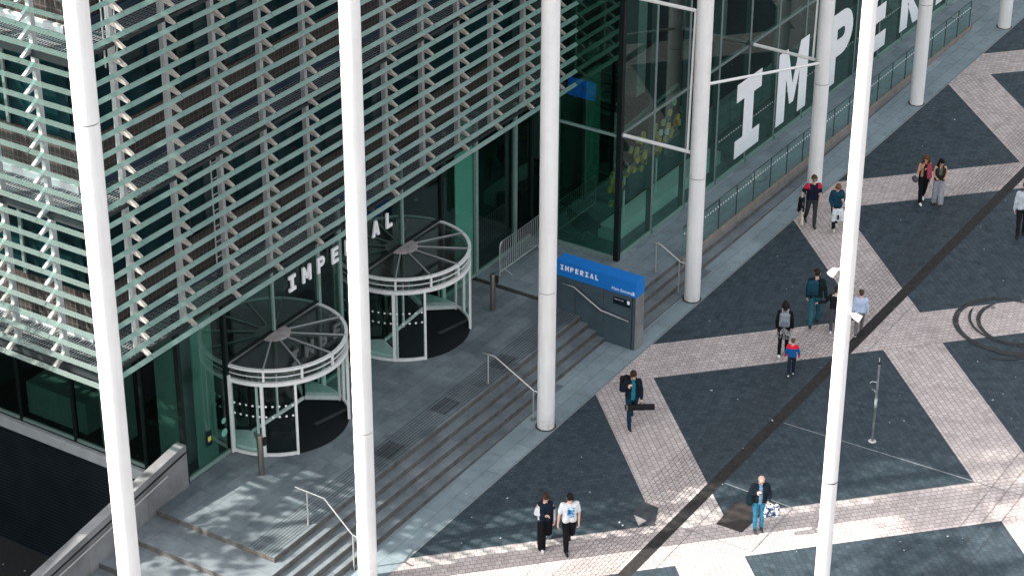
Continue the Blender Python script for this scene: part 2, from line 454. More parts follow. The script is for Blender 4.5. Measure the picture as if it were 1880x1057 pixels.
# ================================================================== SETTING
def sheet(name, x0, x1, y0, y1, mat, dz=0.0, nx=1):
    b = MB()
    xs = [x0 + (x1 - x0) * i / nx for i in range(nx + 1)]
    for i in range(nx):
        a, c = xs[i], xs[i + 1]
        b.add([(a, y0, gz(a) + dz), (c, y0, gz(c) + dz), (c, y1, gz(c) + dz), (a, y1, gz(a) + dz)], [(0, 1, 2, 3)])
    return b.build(name, mat)
structure(sheet('street', -160, 220, -240, -0.30, M['setts'], 0.0))
structure(sheet('pavement', -160, 220, -0.30, 2.60, M['strip'], 0.0))
b = MB()
b.add([(-160, 2.6, gz(-160)), (-12.0, 2.6, gz(-12.0)), (-12.0, 5.52, gz(-12.0)), (-160, 5.52, gz(-160))], [(0, 1, 2, 3)])
structure(b.build('pavement', M['strip']))
# drainage channel with its corduroy strip
structure(sheet('drain_channel', -40, 60, -5.36, -5.03, M['drain'], .004))
b = MB()
ln = [-3.72, -3.86, -4.0, -4.1, -4.2, -4.3, -4.4, -4.5, -4.6, -4.7, -4.8, -4.9]
for yy in ln:
    w = .0055
    b.add([(-40, yy - w, gz(-40) + .005), (60, yy - w, gz(60) + .005), (60, yy + w, gz(60) + .005), (-40, yy + w, gz(-40) + .005)], [(0, 1, 2, 3)])
x = -12.0
while x < 36:
    b.add([(x, -4.95, gz(x) + .009), (x + .007, -4.95, gz(x) + .009), (x + .007, -3.9, gz(x) + .009), (x, -3.9, gz(x) + .009)], [(0, 1, 2, 3)])
    x += .20
structure(b.build('tactile_grooves', M['thinline']))
b = MB()
for yy, w in ((-5.72, .007), (-3.15, .004)):
    b.add([(-40, yy - w, gz(-40) + .005), (60, yy - w, gz(60) + .005), (60, yy + w, gz(60) + .005), (-40, yy + w, gz(-40) + .005)], [(0, 1, 2, 3)])
def gline(b, p, q, w, dz=.013):
    p = Vector((*p, gz(p[0]) + dz)); q = Vector((*q, gz(q[0]) + dz)); d = (q - p).normalized(); a = d.cross(Vector((0, 0, 1))) * w
    b.add([p - a, q - a, q + a, p + a], [(0, 1, 2, 3)])
structure(b.build('paving_joint', M['thinline']))
b = MB()
for p, q in (((3.56, -5.4), (3.71, -11.4)), ((3.71, -11.4), (3.95, -14.5)), ((.17, -5.4), (.11, -7.4)), ((.11, -7.4), (-2.12, -7.39)), ((-2.12, -7.39), (-2.16, -5.4))):
    gline(b, p, q, .016)
structure(b.build('paving_joint', M['line']))
b = MB()
for yy in (-11.35, -11.75, -12.15): gline(b, (-30, yy), (40, yy), .0055, .011)
structure(b.build('paving_joint', M['thinline']))
# pale stone edge line between granite pavement and setts
structure(sheet('kerb_edge', -40, 60, -.315, -.288, simple('kerb_stone', (.24, .25, .25), .7, 0, .2, 9), .006))

# tyre marks: doughnut rings left on the setts
def mat_tyre():
    m, nt = new_mat('tyre_rubber_marks'); t = NT(nt)
    pos = t.n('ShaderNodeNewGeometry').outputs['Position']
    d = t.bsdf(c4((.018, .018, .02)), .7)
    tr = t.n('ShaderNodeBsdfTransparent')
    f = t.maprange(t.noise(pos, 3.0, 5, .7), .28, .48, .35, .97)
    mx = t.n('ShaderNodeMixShader'); t.l(f, mx.inputs[0]); t.l(tr.outputs[0], mx.inputs[1]); t.l(d, mx.inputs[2])
    t.out(mx.outputs[0]); return m
M['tyre'] = mat_tyre()
def ring_mark(b, cx, cy, rx, ry, rot, a0, a1, w, dz, wob=.05, seed=0):
    rnd = random.Random(seed); n = 90; L = []
    ph = rnd.random() * 6
    for i in range(n + 1):
        a = a0 + (a1 - a0) * i / n
        k = 1 + wob * math.sin(2 * a + ph) * .5 + wob * .5 * (i / n - .5)
        ex, ey = rx * k * math.cos(a), ry * k * math.sin(a)
        L.append((cx + ex * math.cos(rot) - ey * math.sin(rot), cy + ex * math.sin(rot) + ey * math.cos(rot)))
    for i in range(n):
        (x0, y0), (x1, y1) = L[i], L[i + 1]
        dx, dy = x1 - x0, y1 - y0; l = math.hypot(dx, dy) or 1; nx, ny = -dy / l * w / 2, dx / l * w / 2
        tap = min(1, i / 5, (n - i) / 5); tap2 = min(1, (i + 1) / 5, (n - i - 1) / 5)
        b.add([(x0 - nx * tap, y0 - ny * tap, gz(x0) + dz), (x1 - nx * tap2, y1 - ny * tap2, gz(x1) + dz), (x1 + nx * tap2, y1 + ny * tap2, gz(x1) + dz), (x0 + nx * tap, y0 + ny * tap, gz(x0) + dz)], [(0, 1, 2, 3)])
for i, (cx, cy, rx, ry, a0, a1, w) in enumerate(((11.75, -8.6, 1.62, 1.55, 0, 6.1, .17), (11.95, -8.75, 1.25, 1.18, .6, 6.6, .13), (11.6, -8.75, 1.55, 1.5, 2.2, 5.6, .10), (12.05, -8.55, 1.32, 1.30, 1.2, 5.0, .08), (11.4, -8.4, 1.72, 1.55, 3.0, 5.2, .07))):
    b = MB(); ring_mark(b, cx, cy, rx, ry, .3, a0, a1, w, .014 + .003 * i, .06, i)
    structure(b.build('tyre_mark', M['tyre']))
b = MB(); ring_mark(b, 9.6, -12.2, 2.1, 2.0, 0, .9, 2.3, .09, .014, .02, 9); structure(b.build('tyre_mark', M['tyre']))

# service covers let into the setts
tag(MB().prism([(-.43, -6.03), (-.30, -6.88), (-1.53, -6.80), (-1.54, -6.08)], lambda a, c, d: (a, c, gz(a) + d), -.05, .016).build('service_cover', M['cover']),
    'dark brown rectangular steel cover in the setts beside the bald man', 'cover')
cv = thing('service_cover', (-2.2, -4.4, gz(-2.2)), 'dark kite-shaped cover with a pale triangle, left of the drain channel', 'cover')
MB().prism([(-1.67, -4.03), (-1.72, -4.50), (-2.47, -4.80), (-2.63, -4.08)], lambda a, c, d: (a, c, gz(a) + d), -.05, .014).build('cover_plate', simple('slate_cover', (.05, .056, .062), .6, 0, .2, 9), cv)
MB().prism([(-2.33, -4.12), (-2.38, -4.52), (-2.66, -4.45)], lambda a, c, d: (a, c, gz(a) + d), -.01, .019).build('triangle_inlay', simple('pale_inlay', (.34, .31, .295), .7, 0, .1), cv)

# litter: tiny scraps nobody could count
b = MB(); rnd = random.Random(3)
for i in range(150):
    x = rnd.uniform(-8, 26); y = rnd.uniform(-13, 1.0 if x < 4 else .3); r = rnd.choice((.008, .009, .010, .012, .018)) * rnd.uniform(.8, 1.2)
    a = rnd.uniform(0, PI); z = gz(x) + (.012 if y < -.3 else .003)
    if -8 < x < 5 and y > .5: continue
    c, s_ = math.cos(a), math.sin(a)
    q = [(-1.6, -.7), (1.4, -.8), (1.7, .6), (-.2, 1.1), (-1.5, .7)]
    b.prism([(x + r * (p * c - t * s_), y + r * (p * s_ + t * c)) for p, t in q], lambda a_, c_, d, z=z: (a_, c_, z + d), 0, .006)
o = b.build('litter', simple('litter_paper', (.62, .62, .60), .8, 0, .35, 3)); o['kind'] = 'stuff'

# terrace: landing and the steps down to street and to the left
b = MB(); b.box(-9.60, 1.76, -1.5, 4.80, 5.62, ZL); structure(b.build('terrace', M['terrace'], bevel=.012))
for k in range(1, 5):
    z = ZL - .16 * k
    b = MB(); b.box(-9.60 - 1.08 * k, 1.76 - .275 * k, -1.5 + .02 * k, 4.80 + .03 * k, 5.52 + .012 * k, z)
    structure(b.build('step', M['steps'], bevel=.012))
b = MB(); b.box(5.0, 1.08, -1.4, 60, 5.66, ZL - .003); structure(b.build('walkway', M['walk'], bevel=.012))
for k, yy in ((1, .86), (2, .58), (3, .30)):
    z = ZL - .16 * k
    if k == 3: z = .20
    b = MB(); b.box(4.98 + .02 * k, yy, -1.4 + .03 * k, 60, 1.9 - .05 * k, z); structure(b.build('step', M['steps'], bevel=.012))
# drain gratings on the terrace edge
b = MB()
for cx in (-4.15, -1.55, 1.25):
    for i in range(9):
        yy = 2.0 + i * .055
        b.box(cx - .38, yy, ZL - .01, cx + .38, yy + .020, ZL + .004)
structure(b.build('terrace_drain', M['groove']))
# sunken yard on the left
b = MB(); b.add([(-60, 5.70, -3.62), (-8.1, 5.70, -3.62), (-8.1, 60, -3.62), (-60, 60, -3.62)], [(0, 1, 2, 3)]); structure(b.build('yard_floor', M['pitfloor']))
b = MB(); rnd = random.Random(5)
for i in range(90):
    x = rnd.uniform(-14, -9); y = rnd.uniform(6, 17); r = rnd.uniform(.012, .03)
    b.box(x - r, y - r, -3.62, x + r, y + r, -3.612)
o = b.build('litter', simple('yard_specks', (.4, .4, .4), .8)); o['kind'] = 'stuff'

# parapet between steps and yard
pw = thing('parapet_wall', (-11.4, 5.64, -.2), 'pale granite parapet wall sloping down beside the left steps', 'wall')
prof = [(-8.32, ZL - 3.9), (-8.32, 1.92), (-8.52, 1.92), (-20.0, .10), (-20.0, -4.0)]
MB().prism(prof, lambda a, c, d: (a, d, c), 5.50, 5.78).build('wall', M['wallstone'], pw, .01)
# thin coping line along its inner edge
MB().prism([(-8.325, 1.70), (-8.325, 1.735), (-8.5, 1.735), (-20, -.085), (-20, -.12)], lambda a, c, d: (a, d, c), 5.488, 5.503).build('coping_groove', M['groove'], pw)
hr = MB(); hr.tube([(-9.2, 5.40, 1.50), (-9.25, 5.40, 1.50), (-19.5, 5.40, -.1)], .021, 10)
hr = hr.build('handrail', M['steel'], pw)
b = MB()
for x in (-9.8, -11.6, -13.4, -15.2):
    z = 1.50 + (x + 9.25) * .1561
    b.tube([(x, 5.40, z), (x, 5.40, z - .06), (x, 5.50, z - .09)], .010, 8)
b.build('rail_bracket', M['steel'], hr)

# ================================================================== COLUMNS
def column(x, label, joints=(4.2,)):
    z0 = gz(x)
    c = thing('white_column', (x, 0, z0), label, 'column', 'white columns in a row in front of the building')
    r = .237
    zz = z0 - .1; tops = list(joints) + [24.0]
    for i, zt in enumerate(tops):
        b = MB(); b.lathe([(0.0, zz), (r, zz), (r, zt - .02), (0, zt - .02)], x, 0, 40)
        b.build('shaft', M['white'], c)
        if zt < 24:
            b = MB(); b.lathe([(0.0, zt - .021), (r - .012, zt - .021), (r - .012, zt + .001), (0, zt + .001)], x, 0, 40)
            b.build('joint_ring', M['black'], c)
        zz = zt
    b = MB(); b.lathe([(r + .05, z0 + .0), (r + .05, z0 + .006), (r - .01, z0 + .006)], x, 0, 40); b.build('base_joint', M['cover'], c)
    return c
column(-16.4, 'nearest white column at far left, sunlit, in front of the louvre corner', (4.2, 15.3))
column(-8.2, 'white column standing beside the lower handrail, before the near revolving door')
column(0.0, 'white column just left of the blue entrance sign wall')
column(8.18, 'white column just right of the glass hall corner, beside the ramp start')
column(16.3, 'white column directly behind the man with sunglasses')
column(24.35, 'white column with open paving around it, second from the far end')
column(32.3, 'farthest white column, cut by the top edge of the photo')

# ================================================================== LOUVRED BUILDING
YL = 4.09; ZB = 6.08; XC = -12.47; YW = 5.67; XW = -10.9
PITCH = .426; NROW = 33
bld = thing('louvred_building', (-2, 9, ZL), 'office building wrapped in tilted green glass louvres above two revolving doors', 'building')
# core
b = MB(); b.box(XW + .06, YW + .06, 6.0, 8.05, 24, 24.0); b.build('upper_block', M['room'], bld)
b = MB(); b.box(XW, YW - .05, 21, 8.05, 24, 24.2); b.build('roof_block', M['blue_rib'], bld)
FL = [6.1, 10.0, 13.9, 17.8]
for zf in FL:
    # right face bands (facing the street) and left face bands
    for nm, m, a, c, pr in (('ledge', M['ledge'], 0, .18, .10), ('tile_band', M['tiles'], .18, 1.25, .02), ('spandrel', M['blue_rib'], 3.2, 3.9, .05)):
        MB().box(XW + .001, YW - pr, zf + a, 8.04, YW + .05, zf + c).build(nm, m if not (nm == 'ledge') else M['blue_rib'], bld)
        MB().box(XW - pr, YW + .06, zf + a, XW + .05, 23.9, zf + c).build(nm, m, bld)
    # windows
    x = XW + .15; wi = 0
    while x < 7.8:
        x1 = min(x + 1.667 * (1 if wi % 3 else 2) - .09, 8.0)
        w = MB().box(x, YW - .012, zf + 1.27, x1, YW + .04, zf + 3.18).build('window', M['glass_dark'], bld)
        f = MB()
        f.box(x1, YW - .06, zf + 1.26, x1 + .09, YW + .045, zf + 3.19)
        f.build('window_frame', M['mullion'], w)
        x = x1 + .09; wi += 1
    y = YW + .2
    while y < 18:
        y1 = y + 1.85
        w = MB().box(XW - .012, y, zf + 1.27, XW + .04, y1, zf + 3.18).build('window', M['glass_dark'], bld)
        MB().box(XW - .06, y1, zf + 1.26, XW + .045, y1 + .10, zf + 3.19).build('window_frame', M['greyframe'], w)
        y = y1 + .10
    # maintenance walkway grating and joists
    g = MB()
    g.add([(XC + .5, YL + .42, zf), (8.1, YL + .42, zf), (8.1, YW - .08, zf), (XC + .5, YW - .08, zf)], [(0, 1, 2, 3)])
    g.add([(XC + .45, YW - .08, zf), (XW - .12, YW - .08, zf), (XW - .12, 18, zf), (XC + .45, 18, zf)], [(0, 1, 2, 3)])
    wk = g.build('walkway_grating', M['grating'], bld)
    j = MB()
    x = 7.60
    while x > XC + .5:
        j.box(x + .42, YL + .42, zf - .12, x + .52, YW, zf - .02); x -= 1.667
    y = 5.0
    while y < 18:
        j.box(XC + .45, y + .5, zf - .12, XW, y + .6, zf - .02); y += 1.47
    j.box(XC + .44, YL + .36, zf - .06, 8.1, YL + .42, zf + .02)
    j.box(XC + .38, YL + .42, zf - .14, XC + .44, 18, zf + .02)
    j.build('joist', M['joist'], wk)
# louvre blades: one blade row per face and level
def blade_right(z):
    b = MB(); x0, x1 = XC - .02, 8.165
    e = [(YL, z), (YL + .014, z - .010), (YL + .106, z + .068), (YL + .093, z + .078)]
    xs = [x0]; x = 7.60
    js = sorted([7.60 - 1.667 * i for i in range(13)])
    prev = x0
    for jx in js + [x1]:
        a, c = prev, jx - (.006 if jx != x1 else 0)
        wob = random.uniform(-.006, .006)
        b.prism([(p, q + wob) for p, q in e], lambda p, q, d: (d, p, q), a, c); prev = jx + .006
    return b
def blade_left(z):
    b = MB()
    e = [(XC, z), (XC + .014, z - .010), (XC + .106, z + .068), (XC + .093, z + .078)]
    js = [4.22 + 1.47 * i for i in range(10)]; prev = YL
    for jy in js + [18.5]:
        a, c = prev, jy - .006
        if c > a:
            wob = random.uniform(-.008, .008)
            b.prism([(p, q + wob) for p, q in e], lambda p, q, d: (p, d, q), a, c)
        prev = jy + .006
    return b
for r in range(NROW):
    z = ZB + PITCH * r
    blade_right(z).build('louvre_blade', M['louvre'], bld)
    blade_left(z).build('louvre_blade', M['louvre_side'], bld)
# posts and arms
XP = [7.60 - 1.667 * i for i in range(12)]; YP = [4.22 + 1.47 * i for i in range(9)]
ztop = ZB + PITCH * NROW
posts = []
for x in XP:
    p = MB(); p.box(x - .055, YL + .44, ZB + .02, x + .055, YL + .57, ztop)
    posts.append(p.build('louvre_post', M['post'], bld))
    h = MB(); h.tube([(x + .03, YL + .3, ZB + .02), (x + .03, YL + .16, ZB - .07), (x + .03, YL + .1, ZB - .02)], .022, 8); h.build('drip_hook', M['post'], bld)
for y in YP:
    p = MB(); p.box(XC + .44, y - .055, ZB + .02, XC + .57, y + .055, ztop)
    posts.append(p.build('louvre_post', M['post'], bld))
    h = MB(); h.tube([(XC + .3, y + .03, ZB + .02), (XC + .16, y + .03, ZB - .07), (XC + .1, y + .03, ZB - .02)], .022, 8); h.build('drip_hook', M['post'], bld)
armR = MB(); armR.prism([(YL + .45, .30), (YL + .45, .13), (YL + .13, .050), (YL + .10, .085)], lambda p, q, d: (d, p, q), -.042, .042)
armR = armR.mesh('louvre_arm'); armR.materials.append(M['bracket'])
armL = MB(); armL.prism([(XC + .45, .30), (XC + .45, .13), (XC + .13, .050), (XC + .10, .085)], lambda p, q, d: (p, d, q), -.042, .042)
armL = armL.mesh('louvre_arm'); armL.materials.append(M['post'])
pos = [('R', x, r) for x in XP for r in range(NROW)] + [('L', y, r) for y in YP for r in range(NROW)]
# the hundred nearest ones are parts of their own, the rest one piece
CAM = Vector((-44.78, -27.67, 33.0))
def apos(p): return Vector((p[1], YL + .3, ZB + PITCH * p[2])) if p[0] == 'R' else Vector((XC + .3, p[1], ZB + PITCH * p[2]))
def seen(p): return (apos(p).z < 15.2 + (1.2 if p[0] == 'L' else -.34 * (p[1] + 9.5)))
pos = sorted([p for p in pos], key=lambda p: (not seen(p), (apos(p) - CAM).length))
rest = MB()
for i, p in enumerate(pos):
    me = armR if p[0] == 'R' else armL
    off = (p[1], 0, ZB + PITCH * p[2]) if p[0] == 'R' else (0, p[1], ZB + PITCH * p[2])
    if i < 100:
        o = bpy.data.objects.new('louvre_arm', me); COL.objects.link(o); o.location = off; adopt(o, bld)
    else:
        rest.add([(v.co.x + off[0], v.co.y + off[1], v.co.z + off[2]) for v in me.vertices], [list(f.vertices) for f in me.polygons])
o = rest.build('louvre_arm', M['bracket'], bld); o['kind'] = 'stuff'

# ground floor glazing under the louvres, x0..x1 with gaps for the drums
D1, D2, RD, ZC = (-4.475, 5.65), (1.34, 5.65), 1.93, 3.30
def gpane(x0, x1, z0, z1): return MB().box(x0, YW - .012, z0, x1, YW + .012, z1).build('glass_panel', M['glass'], bld)
def mull(x, z0=ZL, z1=6.0, w=.07, m=None, d=.07): return MB().box(x - w / 2, YW - d, z0, x + w / 2, YW + d, z1).build('mullion', m or M['mullion'], bld)
segs = [(-8.22, -6.46, ZL), (-6.40, -2.52, ZC + .06), (-2.48, -.62, ZL), (-.58, 3.30, ZC + .06), (3.32, 5.05, ZL), (5.18, 7.18, ZL), (7.26, 8.15, ZL)]
for x0, x1, z0 in segs:
    if z0 > 1:
        xm = (x0 + x1) / 2
        for a, c in ((x0 + .05, xm - .04), (xm + .04, x1 - .05)): gpane(a, c, z0, 6.0)
        mull(xm, z0, 6.0, .075, M['mullion_green'])
        MB().box(x0, YW - .05, z0 - .05, x1, YW + .05, z0).build('transom', M['mullion'], bld)
    else: gpane(x0 + .05, x1 - .05, ZL + .10, 6.0)
for x, m in ((-8.23, 'mullion'), (-6.43, 'mullion'), (-2.50, 'mullion_green'), (-1.55, 'mullion_green'), (-.60, 'mullion'), (3.31, 'mullion'), (5.10, 'mullion_green'), (7.22, 'mullion_green'), (8.13, 'mullion')):
    mull(x, ZL, 6.0, .11, M[m])
for x0, x1, z0 in segs:
    if z0 < 1: MB().box(x0 + .02, YW - .055, ZL, x1 - .02, YW + .05, ZL + .10).build('sill', M['mullion_green'], bld)
MB().box(4.10, YW + .03, ZL + .1, 5.0, YW + .06, 6.0).build('lit_pillar_panel', simple('mint_lit_pillar', (.74, .95, .87), .5, 0, .05, 1), bld)  # pale mint colour stands in for room light on the pillar behind
MB().box(-7.62, YW + .05, ZL + .1, -6.85, YW + .09, 6.0).build('lit_pillar_panel', simple('teal_lit_pillar', (.26, .36, .32), .5, 0, .08, 1), bld)  # duller panel, room light on the left pillar put into its colour
for zz, rr in ((1.72, .085), (1.36, .115)):
    MB().prism([(-6.66 + rr * math.cos(m * PI / 8), zz + rr * math.sin(m * PI / 8)) for m in range(16)], lambda p, q, d: (p, d, q), YW - .018, YW - .014).build('glass_sticker', simple('sticker_green', (.16, .42, .34), .5), bld)
nt_ = MB().box(-7.36, YW - .02, 1.28, -7.16, YW - .014, 1.72).build('glass_notice', M['plaque'], bld)
MB().box(-7.32, YW - .024, 1.42, -7.2, YW - .021, 1.56).build('notice_symbol', simple('notice_yellow', (.55, .50, .06), .5), nt_)
# side glazing above the yard
XS = -8.25
y = YW + .05; ys = [5.70, 6.94, 9.37, 11.3, 13.3, 15.3, 17.3]
for a, c in zip(ys, ys[1:]):
    MB().box(XS - .012, a + .05, ZL + .08, XS + .012, c - .05, 6.0).build('glass_panel', M['glass'], bld)
    MB().box(XS - .06, c - .05, ZL, XS + .05, c + .05, 6.0).build('mullion', M['mullion'], bld)
    MB().box(XS - .05, a + .05, ZL + .0, XS + .03, c - .05, ZL + .08).build('sill', M['mullion_green'], bld)
MB().box(XS - .13, YW + .03, .27, XS + .02, 18, .585).build('yard_ledge', M['ledge'], bld, .012)
MB().box(XS - .02, YW + .12, -3.7, XS + .05, 18, .30).build('yard_wall', M['pitwall'], bld)
# interior of the lobby
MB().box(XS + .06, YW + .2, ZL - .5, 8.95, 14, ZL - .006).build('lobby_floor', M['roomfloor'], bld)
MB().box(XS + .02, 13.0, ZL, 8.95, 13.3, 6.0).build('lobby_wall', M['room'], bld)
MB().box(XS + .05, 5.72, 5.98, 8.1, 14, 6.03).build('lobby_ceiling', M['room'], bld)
for x0, x1, y0, y1 in ((4.55, 5.55, 6.15, 6.6), (-7.65, -6.95, 6.15, 7.0), (-1.7, -1.1, 8.5, 9.1), (-8.1, -7.2, 8.2, 8.6)):
    MB().box(x0, y0, ZL, x1, y1, 5.97).build('lobby_pillar', M['lobbyp'], bld)
MB().box(-7.9, 9.3, ZL, -6.6, 11.4, ZL + .95).build('lobby_desk', simple('desk_grey', (.26, .28, .27), .5), bld)
# lower soffit rim
MB().box(XW + .3, YW + .08, 5.85, 8.0, YW + .3, 5.97).build('soffit', M['mullion'], bld)

nb = thing('shade_block', (-20, 22, -3.6), 'unseen plain block added across the sunken yard to shade its wall and ledge', 'building')  # unseen block, added to keep sun off the yard wall and ledge
b = MB(); b.box(-26, 14.0, -3.62, -15.6, 34, 9.9); b.build('wall', M['wallstone'], nb)
b = MB(); b.box(-26.2, 13.8, 9.9, -15.4, 34.2, 10.3); b.build('roof', M['ledge'], nb)

# unseen trees added up-sun in the yard, shaped to dapple foreground and terrace
def yard_tree(x, y, ztop, zlo, spread, nb, leaf, label, seed):
    t_ = thing('shade_tree', (x, y, -3.6), label, 'tree')
    rnd = random.Random(seed); b = MB(); H_ = ztop + 3.6
    b.tube([(x, y, -3.62), (x + .1, y - .1, -3.6 + H_ * .25), (x, y + .1, -3.6 + H_ * .5), (x + .2, y - .2, -3.6 + H_ * .78), (x + .15, y, ztop - 1.0)], [.5, .43, .34, .2, .06], 14)
    tips = [Vector((x + .15, y, ztop - .8))]
    for i in range(nb):
        z0 = rnd.uniform(zlo, ztop - 4.0); a = rnd.uniform(0, 2 * PI); r = rnd.uniform(.4, 1.0) * spread
        tip = Vector((x + r * math.cos(a), y + r * math.sin(a), z0 + rnd.uniform(1.4, 3.6))); tips.append(tip)
        b.tube([(x + .1, y, z0), tuple((Vector((x + .1, y, z0)) + tip) / 2 + Vector((0, 0, .3))), tuple(tip)], [.10, .06, .03], 8)
    b.build('trunk', M['bark'], t_)
    b = MB()
    for tip in tips:
        rr = rnd.uniform(.7, 1.3)
        for _ in range(int(leaf * rr)):
            d = Vector((rnd.gauss(0, 1), rnd.gauss(0, 1), rnd.gauss(0, .8))).normalized() * rr * rnd.random() ** .45
            c = tip + d; u = Vector((rnd.gauss(0, 1), rnd.gauss(0, 1), rnd.gauss(0, 1))).normalized(); v = u.orthogonal().normalized(); L_ = rnd.uniform(.12, .22)
            b.add([c - u * L_, c + v * L_ * .6, c + u * L_, c - v * L_ * .6], [(0, 1, 2, 3)])
    b.build('crown', M['leaves'], t_)
M['bark'] = simple('bark', (.13, .11, .085), .9, 0, .3, 7, .4); M['leaves'] = simple('plane_leaves', (.055, .095, .03), .7, 0, .35, 3)
yard_tree(-20.6, 8.4, 28.0, 17.0, 3.0, 9, 150, 'tall unseen plane tree with a loose crown, added to dapple the paving', 21)
yard_tree(-17.6, 11.6, 13.0, 6.0, 2.2, 6, 100, 'smaller unseen plane tree, added to break up the sun on the terrace', 8)
# ladders fixed behind the louvres
def ladder(x, z0, z1, label):
    l = thing('maintenance_ladder', (x, YL + .75, z0), label, 'ladder', 'ladders behind the louvres')
    b = MB()
    for s_ in (-.2, .2): b.tube([(x + s_, YL + .75, z0), (x + s_, YL + .75, z1)], .018, 8)
    b.build('side_rail', M['galv'], l)
    z = z0 + .15
    while z < z1: MB().tube([(x - .2, YL + .75, z), (x + .2, YL + .75, z)], .013, 8).build('rung', M['galv'], l); z += .42
ladder(-7.25, 6.9, 10.1, 'grey steel ladder behind the louvres, left of the middle of the facade')
ladder(-10.5, 13.2, 17.0, 'grey steel ladder behind the louvres near the top left column')

# ================================================================== LETTERS
def arc_pts(cx, cy, rx, ry, a0, a1, n=10):
    return [(cx + rx * math.cos(a0 + (a1 - a0) * i / n), cy + ry * math.sin(a0 + (a1 - a0) * i / n)) for i in range(n + 1)]
def glyph(ch, t=.19):
    """list of butt-joined polygons, cap height 1, centred on x=0; mono-spaced slab capitals"""
    if ch == 'I':
        w = .62; h = w / 2
        return [[(-h, 0), (h, 0), (h, t), (t / 2, t), (t / 2, 1 - t), (h, 1 - t), (h, 1), (-h, 1), (-h, 1 - t), (-t / 2, 1 - t), (-t / 2, t), (-h, t)]]
    if ch == 'M':
        h = .40; s = t * .92
        return [[(-h, 0), (-h + s, 0), (-h + s, .60), (-.055, .20), (.055, .20), (h - s, .60), (h - s, 0), (h, 0), (h, 1), (h - s * 1.05, 1), (0, .47), (-h + s * 1.05, 1), (-h, 1)]]
    if ch == 'E':
        h = .31
        return [[(-h, 0), (h, 0), (h, t), (-h + t, t), (-h + t, .42), (h - .05, .42), (h - .05, .42 + t), (-h + t, .42 + t), (-h + t, 1 - t), (h, 1 - t), (h, 1), (-h, 1)]]
    if ch == 'L':
        h = .30
        return [[(-h, 0), (h, 0), (h, t), (-h + t, t), (-h + t, 1), (-h, 1)]]
    if ch in 'PR':
        h = .345; yb = .37; r = (1 - yb) / 2; cy = yb + r; xc = h - r * .95
        out = [[(-h, 0), (-h + t, 0), (-h + t, 1), (-h, 1)],
               [(-h + t, 1 - t), (xc, 1 - t), (xc, 1), (-h + t, 1)], [(-h + t, yb), (xc, yb), (xc, yb + t), (-h + t, yb + t)]]
        o = arc_pts(xc, cy, r * .95, r, -PI / 2, PI / 2, 12); i = arc_pts(xc, cy, r * .95 - t * .95, r - t, PI / 2, -PI / 2, 12)
        for k in range(12): out.append([o[k], o[k + 1], i[11 - k], i[12 - k]])
        if ch == 'R': out.append([(-h + t + .02, yb), (.02, yb), (.02, yb - .001), (h + .02, 0), (h - t * 1.15, 0), (-.13, yb - .002)][0:1] + [(.04, yb - .001), (h + .03, 0), (h - t * 1.1, 0), (-.14, yb - .001)])
        return out
    if ch == 'A':
        return [[(-.36, 0), (-.36 + t * 1.05, 0), (0, .80), (0, 1), (-.11, 1)], [(.36, 0), (.11, 1), (0, 1), (0, .80), (.36 - t * 1.05, 0)],
                [(-.125, .22), (.125, .22), (.082, .22 + t * .9), (-.082, .22 + t * .9)]]
    return []
def letters(parent, text, fn, pitch, H, depth, sx=1.0, t=.19, mat=None, offs=None):
    for i, ch in enumerate(text):
        b = MB()
        for poly in glyph(ch, t):
            b.prism([(a * sx, c) for a, c in poly], lambda a, c, d, i=i: fn((offs[i] if offs else i * pitch) + a * H, c * H, d), 0, depth)
        b.build('letter', mat or M['letter'], parent)
sg = thing('sign_lettering', (-1.5, 5.6, 4.2), 'white IMPERIAL letters standing over the revolving doors under the louvres', 'sign')
letters(sg, 'IMPERIAL', lambda a, c, d: (-3.67 + a, 5.62 - d, 4.19 + c), .622, .465, .05, .98, .215)

